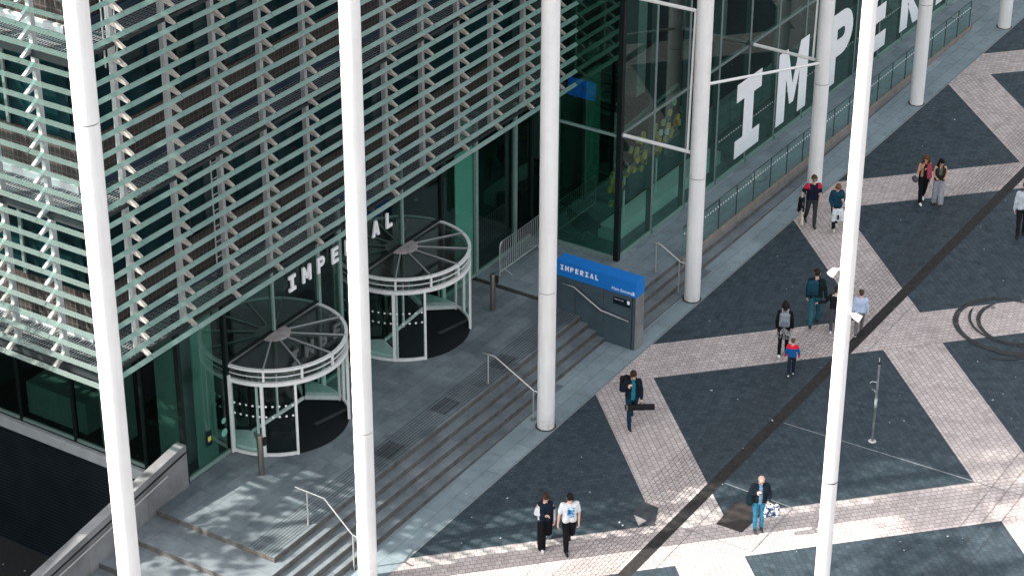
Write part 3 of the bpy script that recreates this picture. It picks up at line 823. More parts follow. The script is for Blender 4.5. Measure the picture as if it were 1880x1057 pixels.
# ================================================================== REVOLVING DOORS
def revolving(cx, cy, label, turn):
    d = thing('revolving_door', (cx, cy, ZL), label, 'revolving door', 'pair of glass drum revolving doors')
    W = M['door_white']; R_ = RD
    A = lambda k: PI + math.radians(k)
    # floor mat and showcases
    b = MB(); b.lathe([(0, ZL + .012), (R_ - .02, ZL + .012), (R_ - .02, ZL - .02)], cx, cy, 64, sm=False); b.build('floor_mat', M['mat'], d)
    b = MB()
    b.bar((cx + .25, cy - 1.05, ZL + .017), (cx + 1.35, cy - 1.3, ZL + .017), .12, .01); b.build('mat_strip', simple('mat_strip_grey', (.05, .05, .052), .7), d)
    # ring beams of the drum
    for nm, z0, z1, r0, r1 in (('ring_beam', 2.80, 2.905, R_ - .07, R_ + .02), ('ring_beam', 3.225, 3.29, R_ - .07, R_ + .02), ('ring_rail', 3.06, 3.08, R_ - .03, R_)):
        MB().arcbox(cx, cy, r0, r1, z0, z1, 0, 2 * PI, 72).build(nm, W, d)
    b = MB(); b.lathe([(R_ - .05, 2.93), (R_ - .05, 3.21)], cx, cy, 72); b.build('fascia_glass', M['glass_canopy'], d)
    for k in range(0, 360, 30):
        a = A(k); b = MB()
        c_, s_ = math.cos(a), math.sin(a)
        b.bar((cx + (R_ - .018) * c_, cy + (R_ - .018) * s_, 2.93), (cx + (R_ - .018) * c_, cy + (R_ - .018) * s_, 3.21), .055, .055, (c_, s_, 0)); b.build('fascia_post', W, d)
    # flat glass canopy with spokes and hub
    b = MB(); b.lathe([(.0, 3.285), (R_ - .06, 3.262)], cx, cy, 72, sm=False); b.build('canopy_glass', M['glass_canopy'], d)
    b = MB(); b.lathe([(0, 3.12), (R_ - .08, 3.12)], cx, cy, 48, sm=False); b.build('canopy_ceiling', simple('canopy_ceiling_dark', (.018, .02, .021), .5), d)
    hubm = M['hub']
    b = MB(); b.lathe([(0, 3.335), (.30, 3.33), (.44, 3.31), (.46, 3.286)], cx, cy, 28); b.build('canopy_hub', hubm, d)
    for k in range(0, 360, 30):
        a = A(k); c_, s_ = math.cos(a), math.sin(a)
        b = MB(); b.bar((cx + .42 * c_, cy + .42 * s_, 3.306), (cx + (R_ - .0) * c_, cy + (R_ - .0) * s_, 3.287), .032, .03); b.build('canopy_spoke', M['post'], d)
    # curved side walls (outside half seen; same again inside)
    def wall(k0, k1):
        g = MB(); g.lathe([(R_ - .02, ZL + .10), (R_ - .02, 2.80)], cx, cy, 24, A(k0), A(k1)); g = g.build('curved_glass', M['glass_clear'], d)
        MB().arcbox(cx, cy, R_ - .05, R_ + .005, ZL + .005, ZL + .085, A(k0), A(k1), 24).build('bottom_rail', W, g)
        for kk, w in ((k0, .05), (k1, .06), ((k0 + k1) / 2, .085)):
            c_, s_ = math.cos(A(kk)), math.sin(A(kk))
            MB().bar((cx + (R_ - .02) * c_, cy + (R_ - .02) * s_, ZL), (cx + (R_ - .02) * c_, cy + (R_ - .02) * s_, 2.80), w, .07, (c_, s_, 0)).build('drum_post', W, g)
        dots = MB()
        n = int((k1 - k0) / 5.2)
        for i in range(n):
            a = A(k0 + (i + .5) * (k1 - k0) / n); c_, s_ = math.cos(a), math.sin(a)
            for z in (1.55, 1.86):
                p = Vector((cx + (R_ - .012) * c_, cy + (R_ - .012) * s_, ZL + z - .35)); tn = Vector((-s_, c_, 0)); q = []
                for m in range(8): q.append(p + tn * .032 * math.cos(m * PI / 4) + Vector((0, 0, .032 * math.sin(m * PI / 4))))
                dots.add(q, [tuple(range(8))])
        dots.build('safety_dots', M['dotwhite'], g)
    wall(2, 54); wall(121, 178); wall(182, 234); wall(301, 358)
    # rotating wing: long centre leaf with a showcase at each end
    th = math.radians(turn); ux, uy = math.cos(th), math.sin(th)
    def P(r, a): return (cx + r * math.cos(th + a), cy + r * math.sin(th + a))
    wing = MB(); e0 = P(1.08, 0); e1 = P(1.08, PI)
    rt = bpy.data.objects.new('rotating_wing', MB().bar((e0[0], e0[1], ZL + 1.36), (e1[0], e1[1], ZL + 1.36), .012, 2.0).mesh('wing')); COL.objects.link(rt); rt.data.materials.append(M['glass_clear']); adopt(rt, d)
    def frame_panel(p, q):
        f = MB()
        f.bar((p[0], p[1], ZL + .10), (q[0], q[1], ZL + .10), .045, .10); f.bar((p[0], p[1], 2.70), (q[0], q[1], 2.70), .045, .08)
        f.bar((p[0], p[1], ZL + .02), (p[0], p[1], 2.76), .05, .05, (1, 0, 0)); f.bar((q[0], q[1], ZL + .02), (q[0], q[1], 2.76), .05, .05, (1, 0, 0))
        return f
    frame_panel(e0, e1).build('wing_frame', W, rt)
    m_ = MB(); m_.bar((cx, cy, ZL + .02), (cx, cy, 2.76), .05, .05, (1, 0, 0)); m_.build('wing_frame', W, rt)
    for base, e in ((0, e0), (PI, e1)):
        sc = MB(); arc = [P(R_ - .12, base + math.radians(v)) for v in range(-26, 27, 4)]
        poly = [e] + arc
        sc.prism(poly, lambda a, c, z: (a, c, z), ZL + .03, ZL + .16); sc.build('showcase_base', simple('showcase_pale', (.55, .62, .61), .5), rt)
        for q in (arc[0], arc[-1]):
            frame_panel(e, q).build('wing_frame', W, rt)
            MB().bar((e[0], e[1], ZL + 1.42), (q[0], q[1], ZL + 1.42), .012, 2.3).build('wing_glass', M['glass_clear'], rt)
    # side jambs on the facade
    for s_ in (-1, 1):
        MB().box(cx + s_ * (R_ + .04) - .04, cy - .10, ZL, cx + s_ * (R_ + .04) + .04, cy - .03, 3.0).build('jamb', W, d)
    return d
revolving(D1[0], D1[1], 'near revolving door, left of the two, beside the parapet wall', -3)
revolving(D2[0], D2[1], 'far revolving door, right of the two, near the crowd barrier', 4)

# ================================================================== GLASS HALL
YH = 2.65; XH = 8.22
hall = thing('glass_hall', (14, 7, ZL), 'tall glass hall with huge white letters on its panes, on the right', 'building')
MP = 2.06; xs = [XH + MP * i for i in range(0, 17)]
for i, (a, c) in enumerate(zip(xs, xs[1:])):
    for z0, z1 in ((ZL + .14, 4.76), (4.84, 9.05), (9.15, 16)):
        if z0 > 9.1 and a > 14: continue
        MB().box(a + .06, YH - .010, z0, c - .06, YH + .010, z1).build('glass_panel', M['glass_hall'], hall)
    MB().box(a + .06, YH - .05, ZL, c - .06, YH + .04, ZL + .14).build('sill', M['mullion_green'], hall)
    MB().box(a + .06, YH - .011, 4.75, c - .06, YH + .10, 4.85).build('transom', M['greyframe'], hall)
    if i: MB().box(a - .06, YH - .012, ZL, a + .06, YH + .16, 16).build('mullion', M['greyframe'], hall)
MB().box(XH + .06, YH - .04, 9.05, xs[-1], YH + .05, 9.15).build('transom', M['greyframe'], hall)
MB().box(XH - .10, YH - .10, ZL, XH + .06, YH + .06, 16).build('corner_post', M['mullion'], hall)
for a, c in ((YH + .07, 4.72),):
    for z0, z1 in ((ZL + .14, 4.76), (4.84, 16)):
        MB().box(XH - .045, a, z0, XH - .025, c, z1).build('glass_panel', M['glass_side'], hall)
    MB().box(XH - .08, a, ZL, XH + .02, c, ZL + .14).build('sill', M['mullion_green'], hall)
    MB().box(XH - .08, a, 4.76, XH + .01, c, 4.84).build('transom', M['mullion_green'], hall)
MB().box(XH - .09, 4.72, ZL, XH + .05, 4.86, 16).build('mullion', M['mullion_green'], hall)
MB().box(XH - .035, 4.86, ZL + .02, XH - .02, 5.60, 6.0).build('glass_panel', M['glass'], hall)
# shell of the room
MB().box(XH + .1, YH + .15, ZL - .6, 42, 15, ZL - .004).build('hall_floor', M['roomfloor'], hall)
MB().box(8.96, 13.5, ZL, 42, 14, 16).build('hall_wall', M['room'], hall)
MB().box(8.1, YH - .1, 16.0, 42, 24, 19.0).build('hall_roof', M['blue_rib'], hall)
MB().box(8.96, 9.0, 4.7, 42, 13.5, 5.0).build('mezzanine', M['room'], hall)
for x in (12.9, 19.0, 25.0, 31.0): MB().box(x, 8.2, ZL, x + .6, 8.8, 16).build('hall_pillar', M['lobbyp'], hall)
# dot manifestation on the panes
for i, (a, c) in enumerate(zip(xs[3:13], xs[4:14])):
    b = MB(); n = 11
    for k in range(n):
        xx = a + .12 + (c - a - .24) * (k + .5) / n
        b.prism([(xx + .022 * math.cos(m * PI / 4), 2.12 + .022 * math.sin(m * PI / 4)) for m in range(8)], lambda p, q, d: (p, d, q), YH - .016, YH - .012)
    b.build('safety_dots', M['dotwhite'], hall)
# huge letters on the glass
sg2 = thing('sign_lettering', (25, YH - .03, 1.06), 'huge white IMPERIAL letters across the panes of the glass hall', 'sign')
letters(sg2, 'IMPERIAL', lambda a, c, d: (16.55 + a, YH - .016 - d, 1.06 + c), 3.24, 2.62, .006, 1.06, .24, None, (0, 3.2, 6.86, 9.9, 13.0, 16.2, 19.4, 22.6))
# struts tying the hall frame to the columns
for xn, xc in ((XH, 8.18), (16.46, 16.3), (24.7, 24.35)):
    for z in (4.85, 9.2):
        b = MB(); b.tube([(xn, YH - .11, z), (xc, .26, z + .05)], .055, 14); b.build('strut', M['whiterod'], hall)
        b = MB(); b.tube([(xn, YH - .04, z), (xn, YH - .14, z)], .085, 12); b.build('strut_node', M['greyframe'], hall)
    b = MB(); b.tube([(xc - .05, .34, 4.9), (xc + .0, .30, 9.2)], .035, 10); b.build('tie_rod', M['whiterod'], hall)
b = MB(); b.tube([(16.06, .05, 4.92), (8.4, .05, 6.98)], .045, 12); b.build('brace_rod', M['whiterod'], hall)
b = MB(); b.tube([(XH + .02, YH + .12, 4.8), (XH + 4.1, YH + .35, 4.85)], .05, 10); b.build('inner_beam', M['greyframe'], hall)

# --- furniture inside the hall
bn = thing('long_bench', (12, 3.6, ZL), 'long pale bench just behind the front panes of the glass hall', 'bench')
MB().box(9.2, 3.22, ZL, 15.9, 3.88, ZL + .44).build('bench_block', M['bench'], bn, .01)
MB().box(9.3, 3.86, ZL + .44, 15.8, 3.90, ZL + .452).build('bench_strip', M['mullion'], bn)
disc_cols = [simple('disc_yellow', (.88, .52, .10), .45), simple('disc_olive', (.62, .44, .16), .45), simple('disc_orange', (.85, .26, .12), .45), simple('disc_grey', (.20, .19, .18), .4), simple('disc_pale', (.75, .74, .70), .45)]
def disc_panel(xc, z0, label, seed):
    d = thing('disc_sculpture', (xc, 3.55, ZL + .44), label, 'sculpture', 'disc sculptures in the hall')
    MB().tube([(xc, 3.55, ZL + .44), (xc, 3.55, z0 + .5)], .035, 10).build('stem', M['bench'], d)
    rnd = random.Random(seed); n = 0
    for i in range(9):
        for j in range(5):
            if rnd.random() < .22: continue
            x = xc - .95 + i * .27 + (.13 if j % 2 else 0); z = z0 + j * .235 + i * .06
            yy = 3.55 + rnd.uniform(-.12, .12); m = disc_cols[rnd.choice((0, 0, 1, 1, 3, 3, 3, 4, 2) if rnd.random() < .6 else (0, 1, 3))]
            b = MB(); b.lathe([(.084, -.03), (.112, -.03), (.112, .03), (.084, .03), (.084, -.03)], 0, 0, 16, sm=False)
            if rnd.random() < .55: b.lathe([(0, 0), (.09, 0)], 0, 0, 14, sm=False)
            b.v = [(x + v[0], yy + v[2] , z + v[1]) for v in b.v]
            b.build('disc', m, d)
            n += 1
disc_panel(10.15, 1.95, 'yellow and grey disc sculpture in the hall, nearest the glass corner', 4)
disc_panel(12.15, 2.3, 'yellow and orange disc sculpture in the hall, just left of the white column', 11)
def lounge(x, y, rz, label):
    c = thing('lounge_chair', (x, y, ZL), label, 'chair', 'dark lounge chairs in the hall')
    c.rotation_euler = (0, 0, rz)
    dk = simple('chair_dark', (.018, .022, .022), .6)
    def loc(b, nm, m):
        o = bpy.data.objects.new(nm, b.mesh(nm)); COL.objects.link(o); o.data.materials.append(m); o.parent = c; return o
    loc(MB().box(-.35, -.35, .36, .35, .35, .46), 'seat', dk); loc(MB().prism([(.28, .44), (.38, .44), (.52, .95), (.44, .98)], lambda a, q, d: (a, d, q), -.36, .36), 'backrest', dk)
    for sy in (-.38, .33): loc(MB().box(-.3, sy, .44, .34, sy + .05, .62), 'armrest', dk)
    for k in range(4):
        a = PI / 4 + k * PI / 2; loc(MB().tube([(0, 0, .2), (.34 * math.cos(a), .34 * math.sin(a), .02)], .014, 8), 'leg', M['steel'])
    loc(MB().tube([(0, 0, .18), (0, 0, .37)], .03, 8), 'stem', M['steel'])
lounge(9.05, 4.25, 2.6, 'dark lounge chair in the hall nearest the corner pane')
lounge(10.3, 5.6, -.5, 'dark lounge chair in the hall behind the small table')
tb = thing('side_table', (9.9, 4.85, ZL), 'small round-cornered table between lounge chairs in the hall', 'table')
MB().lathe([(0, ZL + .56), (.36, ZL + .56), (.36, ZL + .53), (0, ZL + .53)], 9.9, 4.85, 20, sm=False).build('tabletop', simple('table_grey', (.10, .12, .115), .4), tb)
MB().tube([(9.9, 4.85, ZL), (9.9, 4.85, ZL + .53)], .03, 10).build('stem', M['steel'], tb)
MB().lathe([(0, ZL + .02), (.22, ZL + .01)], 9.9, 4.85, 16).build('foot', M['steel'], tb)
sc_ = thing('wall_screen', (11, 5.7, 4.1), 'glowing blue screen inside the hall under the louvre end', 'screen')
MB().box(11.0, 5.15, 4.25, 11.04, 6.15, 4.85).build('screen_panel', mat_emit('screen_blue', (.01, .14, .75), .20), sc_)
MB().box(11.04, 5.0, 3.2, 11.12, 6.3, 5.0).build('screen_housing', M['mullion'], sc_)

# ================================================================== ENTRANCE SIGN WALL
X0 = 4.69; X1 = 5.12
sw = thing('stone_wall', (4.9, 1.2, gz(4.9)), 'grey stone wall under the blue sign, at the right end of the steps', 'wall')
MB().box(X0, -.06, -.4, X1, 2.60, 1.80).build('wall', simple('flank_stone', (.050, .076, .090), .7, 0, .16, 2.4, .15), sw, .012)
MB().box(X0 - .004, -.075, -.4, X1 + .004, -.045, 1.80).build('end_slab', M['wallstone'], sw)
MB().box(X0 - .012, .05, .0, X0 - .001, .07, 1.8).build('panel_joint', M['groove'], sw)
for yy in (1.0, 1.95): MB().box(X0 - .003, yy, .1, X0 + .0, yy + .008, 1.8).build('panel_joint', M['groove'], sw)
MB().box(X0 + .01, -.06, 1.775, X1 - .01, 2.59, 1.802).build('top_gap', M['cover'], sw)
h = MB(); h.tube([(X0 - .08, 2.35, 1.62), (X0 - .08, 1.95, 1.60), (X0 - .08, 1.05, 1.12), (X0 - .08, .12, 1.03)], .022, 10); h = h.build('handrail', M['steel'], sw)
for yy, z in ((2.15, 1.60), (1.4, 1.30), (.5, 1.06)):
    MB().tube([(X0 - .08, yy, z), (X0 - .08, yy, z - .05), (X0, yy, z - .08)], .010, 8).build('rail_bracket', M['steel'], h)
pq = MB().box(X0 - .014, .12, 1.43, X0 - .001, .68, 1.66).build('plaque', M['plaque'], sw)
MB().box(X0 - .017, .14, 1.53, X0 - .0145, .225, 1.645).build('plaque_symbol', M['letter'], pq)
def text_mesh(s, size, ext=.004):
    cu = bpy.data.curves.new('txt', 'FONT'); cu.body = s; cu.size = size; cu.extrude = ext; cu.resolution_u = 4
    cu.space_character = 1.04
    o = bpy.data.objects.new('txt', cu); COL.objects.link(o)
    dg = bpy.context.evaluated_depsgraph_get(); me = bpy.data.meshes.new_from_object(o.evaluated_get(dg))
    bpy.data.objects.remove(o); return me
def text_on_x(s, size, x, y, z, name, mat, parent, bold=.0, ext=.003):
    """text on a wall that faces -X, reading towards -Y"""
    me = text_mesh(s, size, ext); me.materials.clear(); me.materials.append(mat)
    if bold:
        pass
    for v in me.vertices:
        a, c, d = v.co; v.co = (x - d, y - a, z + c)
    o = bpy.data.objects.new(name, me); COL.objects.link(o); adopt(o, parent); return o
text_on_x('Step free route', .047, X0 - .0145, .64, 1.585, 'plaque_text', M['letter'], pq)
es = thing('entrance_sign', (4.9, 1.25, 1.81), 'bright blue box sign reading IMPERIAL Main Entrance on the stone wall', 'sign')
MB().box(X0 - .02, -.07, 1.805, X1 + .02, 2.60, 2.30).build('sign_box', M['blue_top'], es, .008)
letters(es, 'IMPERIAL', lambda a, c, d: (X0 - .021 - d, 2.40 - a, 2.015 + c * .98), .166, .165, .006, .95, .22)
text_on_x('Main Entrance', .125, X0 - .024, .74, 1.885, 'lettering', M['letter'], es)
b = MB()   # little arrow mark beside the words
fx = lambda a, c, d: (X0 - .021 - d, .03 - a, 1.875 + c)
b.prism([(-.075, .0), (.045, .0), (.045, .022), (-.075, .022)], fx, 0, .005)
b.prism([(-.005, .04), (.015, .022), (.045, .060), (.02, .085)], fx, 0, .005)
b.prism([(-.045, .072), (.03, .09), (.03, .115), (-.045, .095)], fx, 0, .005)
b.build('arrow_mark', M['letter'], es)

# ================================================================== RAMP BALUSTRADE
bal = thing('glass_balustrade', (20, .98, ZL), 'low glass balustrade with a dotted line along the ramp edge by the hall', 'balustrade')
MB().box(9.25, .93, ZL - .35, 31.5, 1.075, ZL + .07).build('upstand', M['upstand'], bal, .008)
n = 19; x = 9.3; w = (31.3 - 9.3) / n
for i in range(n):
    a, c = x + i * w + .012, x + (i + 1) * w - .012
    g = MB().box(a, .985, ZL + .03, c, 1.003, ZL + 1.10).build('glass_panel', M['glass_bal'], bal)
    MB().box(c + .004, .98, ZL + .07, c + .02, 1.008, ZL + 1.10).build('panel_edge', M['mullion'], g)
    MB().box(a, .983, ZL + 1.10, c, 1.005, ZL + 1.108).build('panel_rim', M['mullion'], g)
    b = MB(); k = 7
    for q in range(k):
        xx = a + (c - a) * (q + .5) / k
        b.prism([(xx + .030 * math.cos(m * PI / 4), ZL + .86 + .030 * math.sin(m * PI / 4)) for m in range(8)], lambda p, r, d: (p, d, r), .978, .982)
    b.build('safety_dots', M['dotwhite'], g)
# ================================================================== HANDRAILS
def handrail(pts, posts, label):
    h = thing('handrail', posts[0][0], label, 'handrail', 'short stainless handrails across the steps')
    MB().tube(pts, .023, 12).build('rail', M['steel'], h)
    for base, top in posts:
        p = MB(); p.tube([base, top], .020, 10); p = p.build('post', M['galv'], h)
        b = MB(); b.lathe([(.065, base[2] - .002), (.065, base[2] + .012), (.02, base[2] + .016)], base[0], base[1], 18); b.build('base_plate', M['steel'], p)
handrail([(-8, 2.30, 1.64), (-8, 1.42, 1.63), (-8, .58, .86), (-8, .30, .84)], [((-8, 1.95, ZL), (-8, 1.95, 1.62)), ((-8, .57, gz(-8)), (-8, .57, .85))], 'sunlit stainless handrail on the steps, left of the second column')
handrail([(.08, 2.12, 1.60), (.08, 1.70, 1.60), (.08, .44, .93), (.08, .10, .92)], [((.08, 1.92, ZL), (.08, 1.92, 1.59)), ((.08, .45, .04), (.08, .45, .93))], 'stainless handrail in the middle of the steps beside the third column')
handrail([(8.24, 1.42, 1.63), (8.24, 1.15, 1.62), (8.24, .47, 1.24), (8.24, .22, 1.22)], [((8.24, 1.30, ZL), (8.24, 1.30, 1.62)), ((8.24, .50, gz(8.24)), (8.24, .50, 1.25))], 'stainless handrail by the start of the glass balustrade')
# ================================================================== BOLLARDS
def bollard(x, y, label):
    o = thing('door_post', (x, y, ZL), label, 'bollard', 'push button posts by the doors')
    MB().lathe([(0, ZL), (.082, ZL), (.082, ZL + 1.16), (.076, ZL + 1.18), (0, ZL + 1.18)], x, y, 24).build('tube', M['bollard'], o)
    MB().box(x + .03, y - .125, ZL + .88, x + .12, y - .06, ZL + 1.10).build('button_box', M['black'], o)
bollard(-6.88, 4.30, 'bronze steel push button post in front of the near revolving door')
bollard(3.60, 4.08, 'bronze steel push button post right of the far revolving door')
# ================================================================== CROWD BARRIER
cb = thing('crowd_barrier', (6.5, 5.0, ZL), 'galvanised crowd control barrier standing against the glass by the hall', 'barrier')
bx0, bx1, by, z0, z1 = 5.42, 7.72, 5.02, ZL + .14, ZL + 1.12
MB().tube([(bx0, by, ZL + .02), (bx0, by, z1 - .12), (bx0 + .035, by, z1 - .035), (bx0 + .12, by, z1), (bx1 - .12, by, z1), (bx1 - .035, by, z1 - .035), (bx1, by, z1 - .12), (bx1, by, ZL + .02)], .021, 10).build('frame', M['galv'], cb)
MB().tube([(bx0, by, z0), (bx1, by, z0)], .019, 10).build('bottom_rail', M['galv'], cb)
for i in range(1, 20):
    x = bx0 + (bx1 - bx0) * i / 20
    MB().tube([(x, by, z0), (x, by, z1)], .011, 8).build('bar', M['galv'], cb)
for x in (bx0 + .25, bx1 - .25): MB().tube([(x, by - .30, ZL + .015), (x, by, z0), (x, by + .30, ZL + .015)], .016, 8).build('foot', M['galv'], cb)
# ================================================================== LAMP MAST
LX, LY = -6.54, -11.23
lm = thing('lamp_mast', (LX, LY, gz(LX)), 'tall slim white mast in the foreground with two small floodlights', 'lamp post')
b = MB(); b.lathe([(.0, -.2), (.173, -.2), (.163, 6.0), (.154, 12.0), (.138, 22.0), (0, 22.0)], LX, LY, 36); b.build('pole', M['white'], lm)
b = MB(); b.lathe([(.1630, 5.90), (.166, 5.905), (.166, 5.925), (.1630, 5.93)], LX, LY, 36); b.build('pole_joint', M['cover'], lm)
def flood(p, dirv):
    d = Vector(dirv).normalized(); p = Vector(p)
    f = MB(); f.tube([p - d * .02, p, p + d * .15, p + d * .163], [.045, .062, .085, .08], 18); f = f.build('floodlight', M['whiterod'], lm)
    MB().tube([p + d * .164, p + d * .17], .072, 18).build('lens', M['plaque'], f)
    q = Vector((LX, LY, p.z)); e = (Vector((p.x, p.y, 0)) - Vector((LX, LY, 0))).normalized()
    MB().tube([q + e * .12, p + Vector((0, 0, .0))], .025, 10).build('arm', M['whiterod'], f)
flood((LX - .16, LY + .20, 11.05), (-.35, .35, -.55))
flood((LX - .10, LY - .26, 10.10), (.15, -.75, -.35))
b = MB(); b.box(LX - .172, LY - .05, 4.2, LX - .155, LY + .05, 4.45); b.build('hatch', M['whiterod'], lm)
# ================================================================== STREET SIGN POST
sp_ = thing('sign_post', (4.02, -7.81, gz(4.02)), 'thin grey metal sign post with a narrow pale plate seen edge-on', 'sign post')
MB().tube([(4.02, -7.81, gz(4.02)), (4.02, -7.81, 2.50)], .032, 12).build('pole', simple('post_weathered', (.20, .22, .22), .5, .5, .35, 7), sp_)
MB().lathe([(.0, 2.53), (.045, 2.52), (.045, 2.49), (.03, 2.485)], 4.02, -7.81, 14).build('cap', M['black'], sp_)
MB().bar((4.055, -7.79, 2.28), (4.27, -7.70, 2.28), .012, .48).build('sign_plate', simple('sign_plate_white', (.62, .66, .63), .5, 0, .1), sp_)
for z in (2.36, 2.28, 2.20): MB().bar((4.08, -7.78, z), (4.24, -7.713, z), .0145, .028).build('plate_text', M['galv'], sp_)
for z, s_ in ((1.92, 1), (1.55, -1)): MB().tube([(4.02, -7.81, z), (4.02 - .10 * s_, -7.70, z + .05), (4.02 - .16 * s_, -7.66, z + .02)], .006, 6).build('cable_tie', M['dotwhite'], sp_)
MB().lathe([(.11, gz(4.02) + .01), (.10, gz(4.02) + .025), (.03, gz(4.02) + .03)], 4.02, -7.81, 14).build('mortar_foot', simple('mortar_pale', (.45, .42, .40), .8), sp_)
MB().lathe([(.036, 1.18), (.038, 1.19), (.038, 1.44), (.036, 1.45)], 4.02, -7.81, 14).build('sticker_band', simple('sticker_mix', (.40, .42, .42), .5, 0, .8, 12), sp_)

# ================================================================== PEOPLE
def V(*a): return Vector(a)
def capsule(b, p0, r0, p1, r1, n=12):
    p0 = V(*p0); p1 = V(*p1); d = p1 - p0; L = d.length
    if L < 1e-5: b.sphere(p0, max(r0, r1), n, 8); return
    d.normalize(); pts = []; rs = []
    for a in (-.98, -.8, -.5, 0): pts.append(p0 + d * (a * r0)); rs.append(r0 * math.sqrt(1 - a * a))
    for a in (0, .5, .8, .98): pts.append(p1 + d * (a * r1)); rs.append(r1 * math.sqrt(1 - a * a))
    b.tube(pts, rs, n)
def fuse(b, name, mat, vox, root, smooth=4, noise=None):
    """melt overlapping shapes into one continuous surface"""
    me = bpy.data.meshes.new(name); me.from_pydata(b.v, [], b.f)
    bm = bmesh.new(); bm.from_mesh(me); bmesh.ops.remove_doubles(bm, verts=bm.verts, dist=1e-6); bmesh.ops.recalc_face_normals(bm, faces=bm.faces); bm.to_mesh(me); bm.free()
    t_ = bpy.data.objects.new(name, me); COL.objects.link(t_)
    r = t_.modifiers.new('r', 'REMESH'); r.mode = 'VOXEL'; r.voxel_size = vox; r.use_smooth_shade = True
    s = t_.modifiers.new('s', 'SMOOTH'); s.factor = .5; s.iterations = smooth
    if noise:
        tx = bpy.data.textures.new('folds', 'CLOUDS'); tx.noise_scale = noise[0]; tx.noise_depth = 2
        dm = t_.modifiers.new('d', 'DISPLACE'); dm.texture = tx; dm.strength = noise[1]; dm.mid_level = .5; dm.texture_coords = 'LOCAL'
    dg = bpy.context.evaluated_depsgraph_get(); dg.update()
    m2 = bpy.data.meshes.new_from_object(t_.evaluated_get(dg)); bpy.data.objects.remove(t_)
    m2.materials.clear(); m2.materials.append(mat); m2.name = name
    m2.polygons.foreach_set('use_smooth', [True] * len(m2.polygons))
    o = bpy.data.objects.new(name, m2); COL.objects.link(o); o.parent = root
    return o
CL = {}
def cloth(c, rough=.85):
    k = (tuple(round(v, 3) for v in c), rough)
    if k not in CL: CL[k] = simple('cloth_%d' % len(CL), c, rough, 0, .22, 9, .25, .12)
    return CL[k]
def zbands(name, bands, base, axis=2):
    """garment with colour blocks: [(test axis, lo, hi, colour)]"""
    m, nt = new_mat(name); t = NT(nt)
    tc = t.n('ShaderNodeTexCoord').outputs['Object']; sp = t.n('ShaderNodeSeparateXYZ'); t.l(tc, sp.inputs[0])
    col = c4(base)
    for conds, c in bands:
        f = 1.0
        for ax, lo, hi in conds:
            q = sp.outputs[ax] if ax < 3 else t.math('ABSOLUTE', sp.outputs[0])
            f = t.math('MULTIPLY', t.math('MULTIPLY', t.math('GREATER_THAN', q, lo), t.math('LESS_THAN', q, hi)), f)
        col = t.mix(f, col, c4(c) if not isinstance(c, str) else t.ramp(t.noise(tc, 14, 3), [(0.35, (.02, .06, .25)), (.5, (.10, .30, .55)), (.62, (.55, .68, .75))]))
    t.out(t.bsdf(col, .85, 0, t.noise(tc, 9, 4), .25, .01, .12)); return m
SKIN = {'fair': simple('skin_fair', (.58, .36, .27), .5, 0, .06, 12), 'tan': simple('skin_tan', (.50, .27, .17), .5, 0, .06, 12)}
EYE = simple('eye_dark', (.02, .02, .02), .2); LIP = simple('lip', (.40, .16, .13), .5)
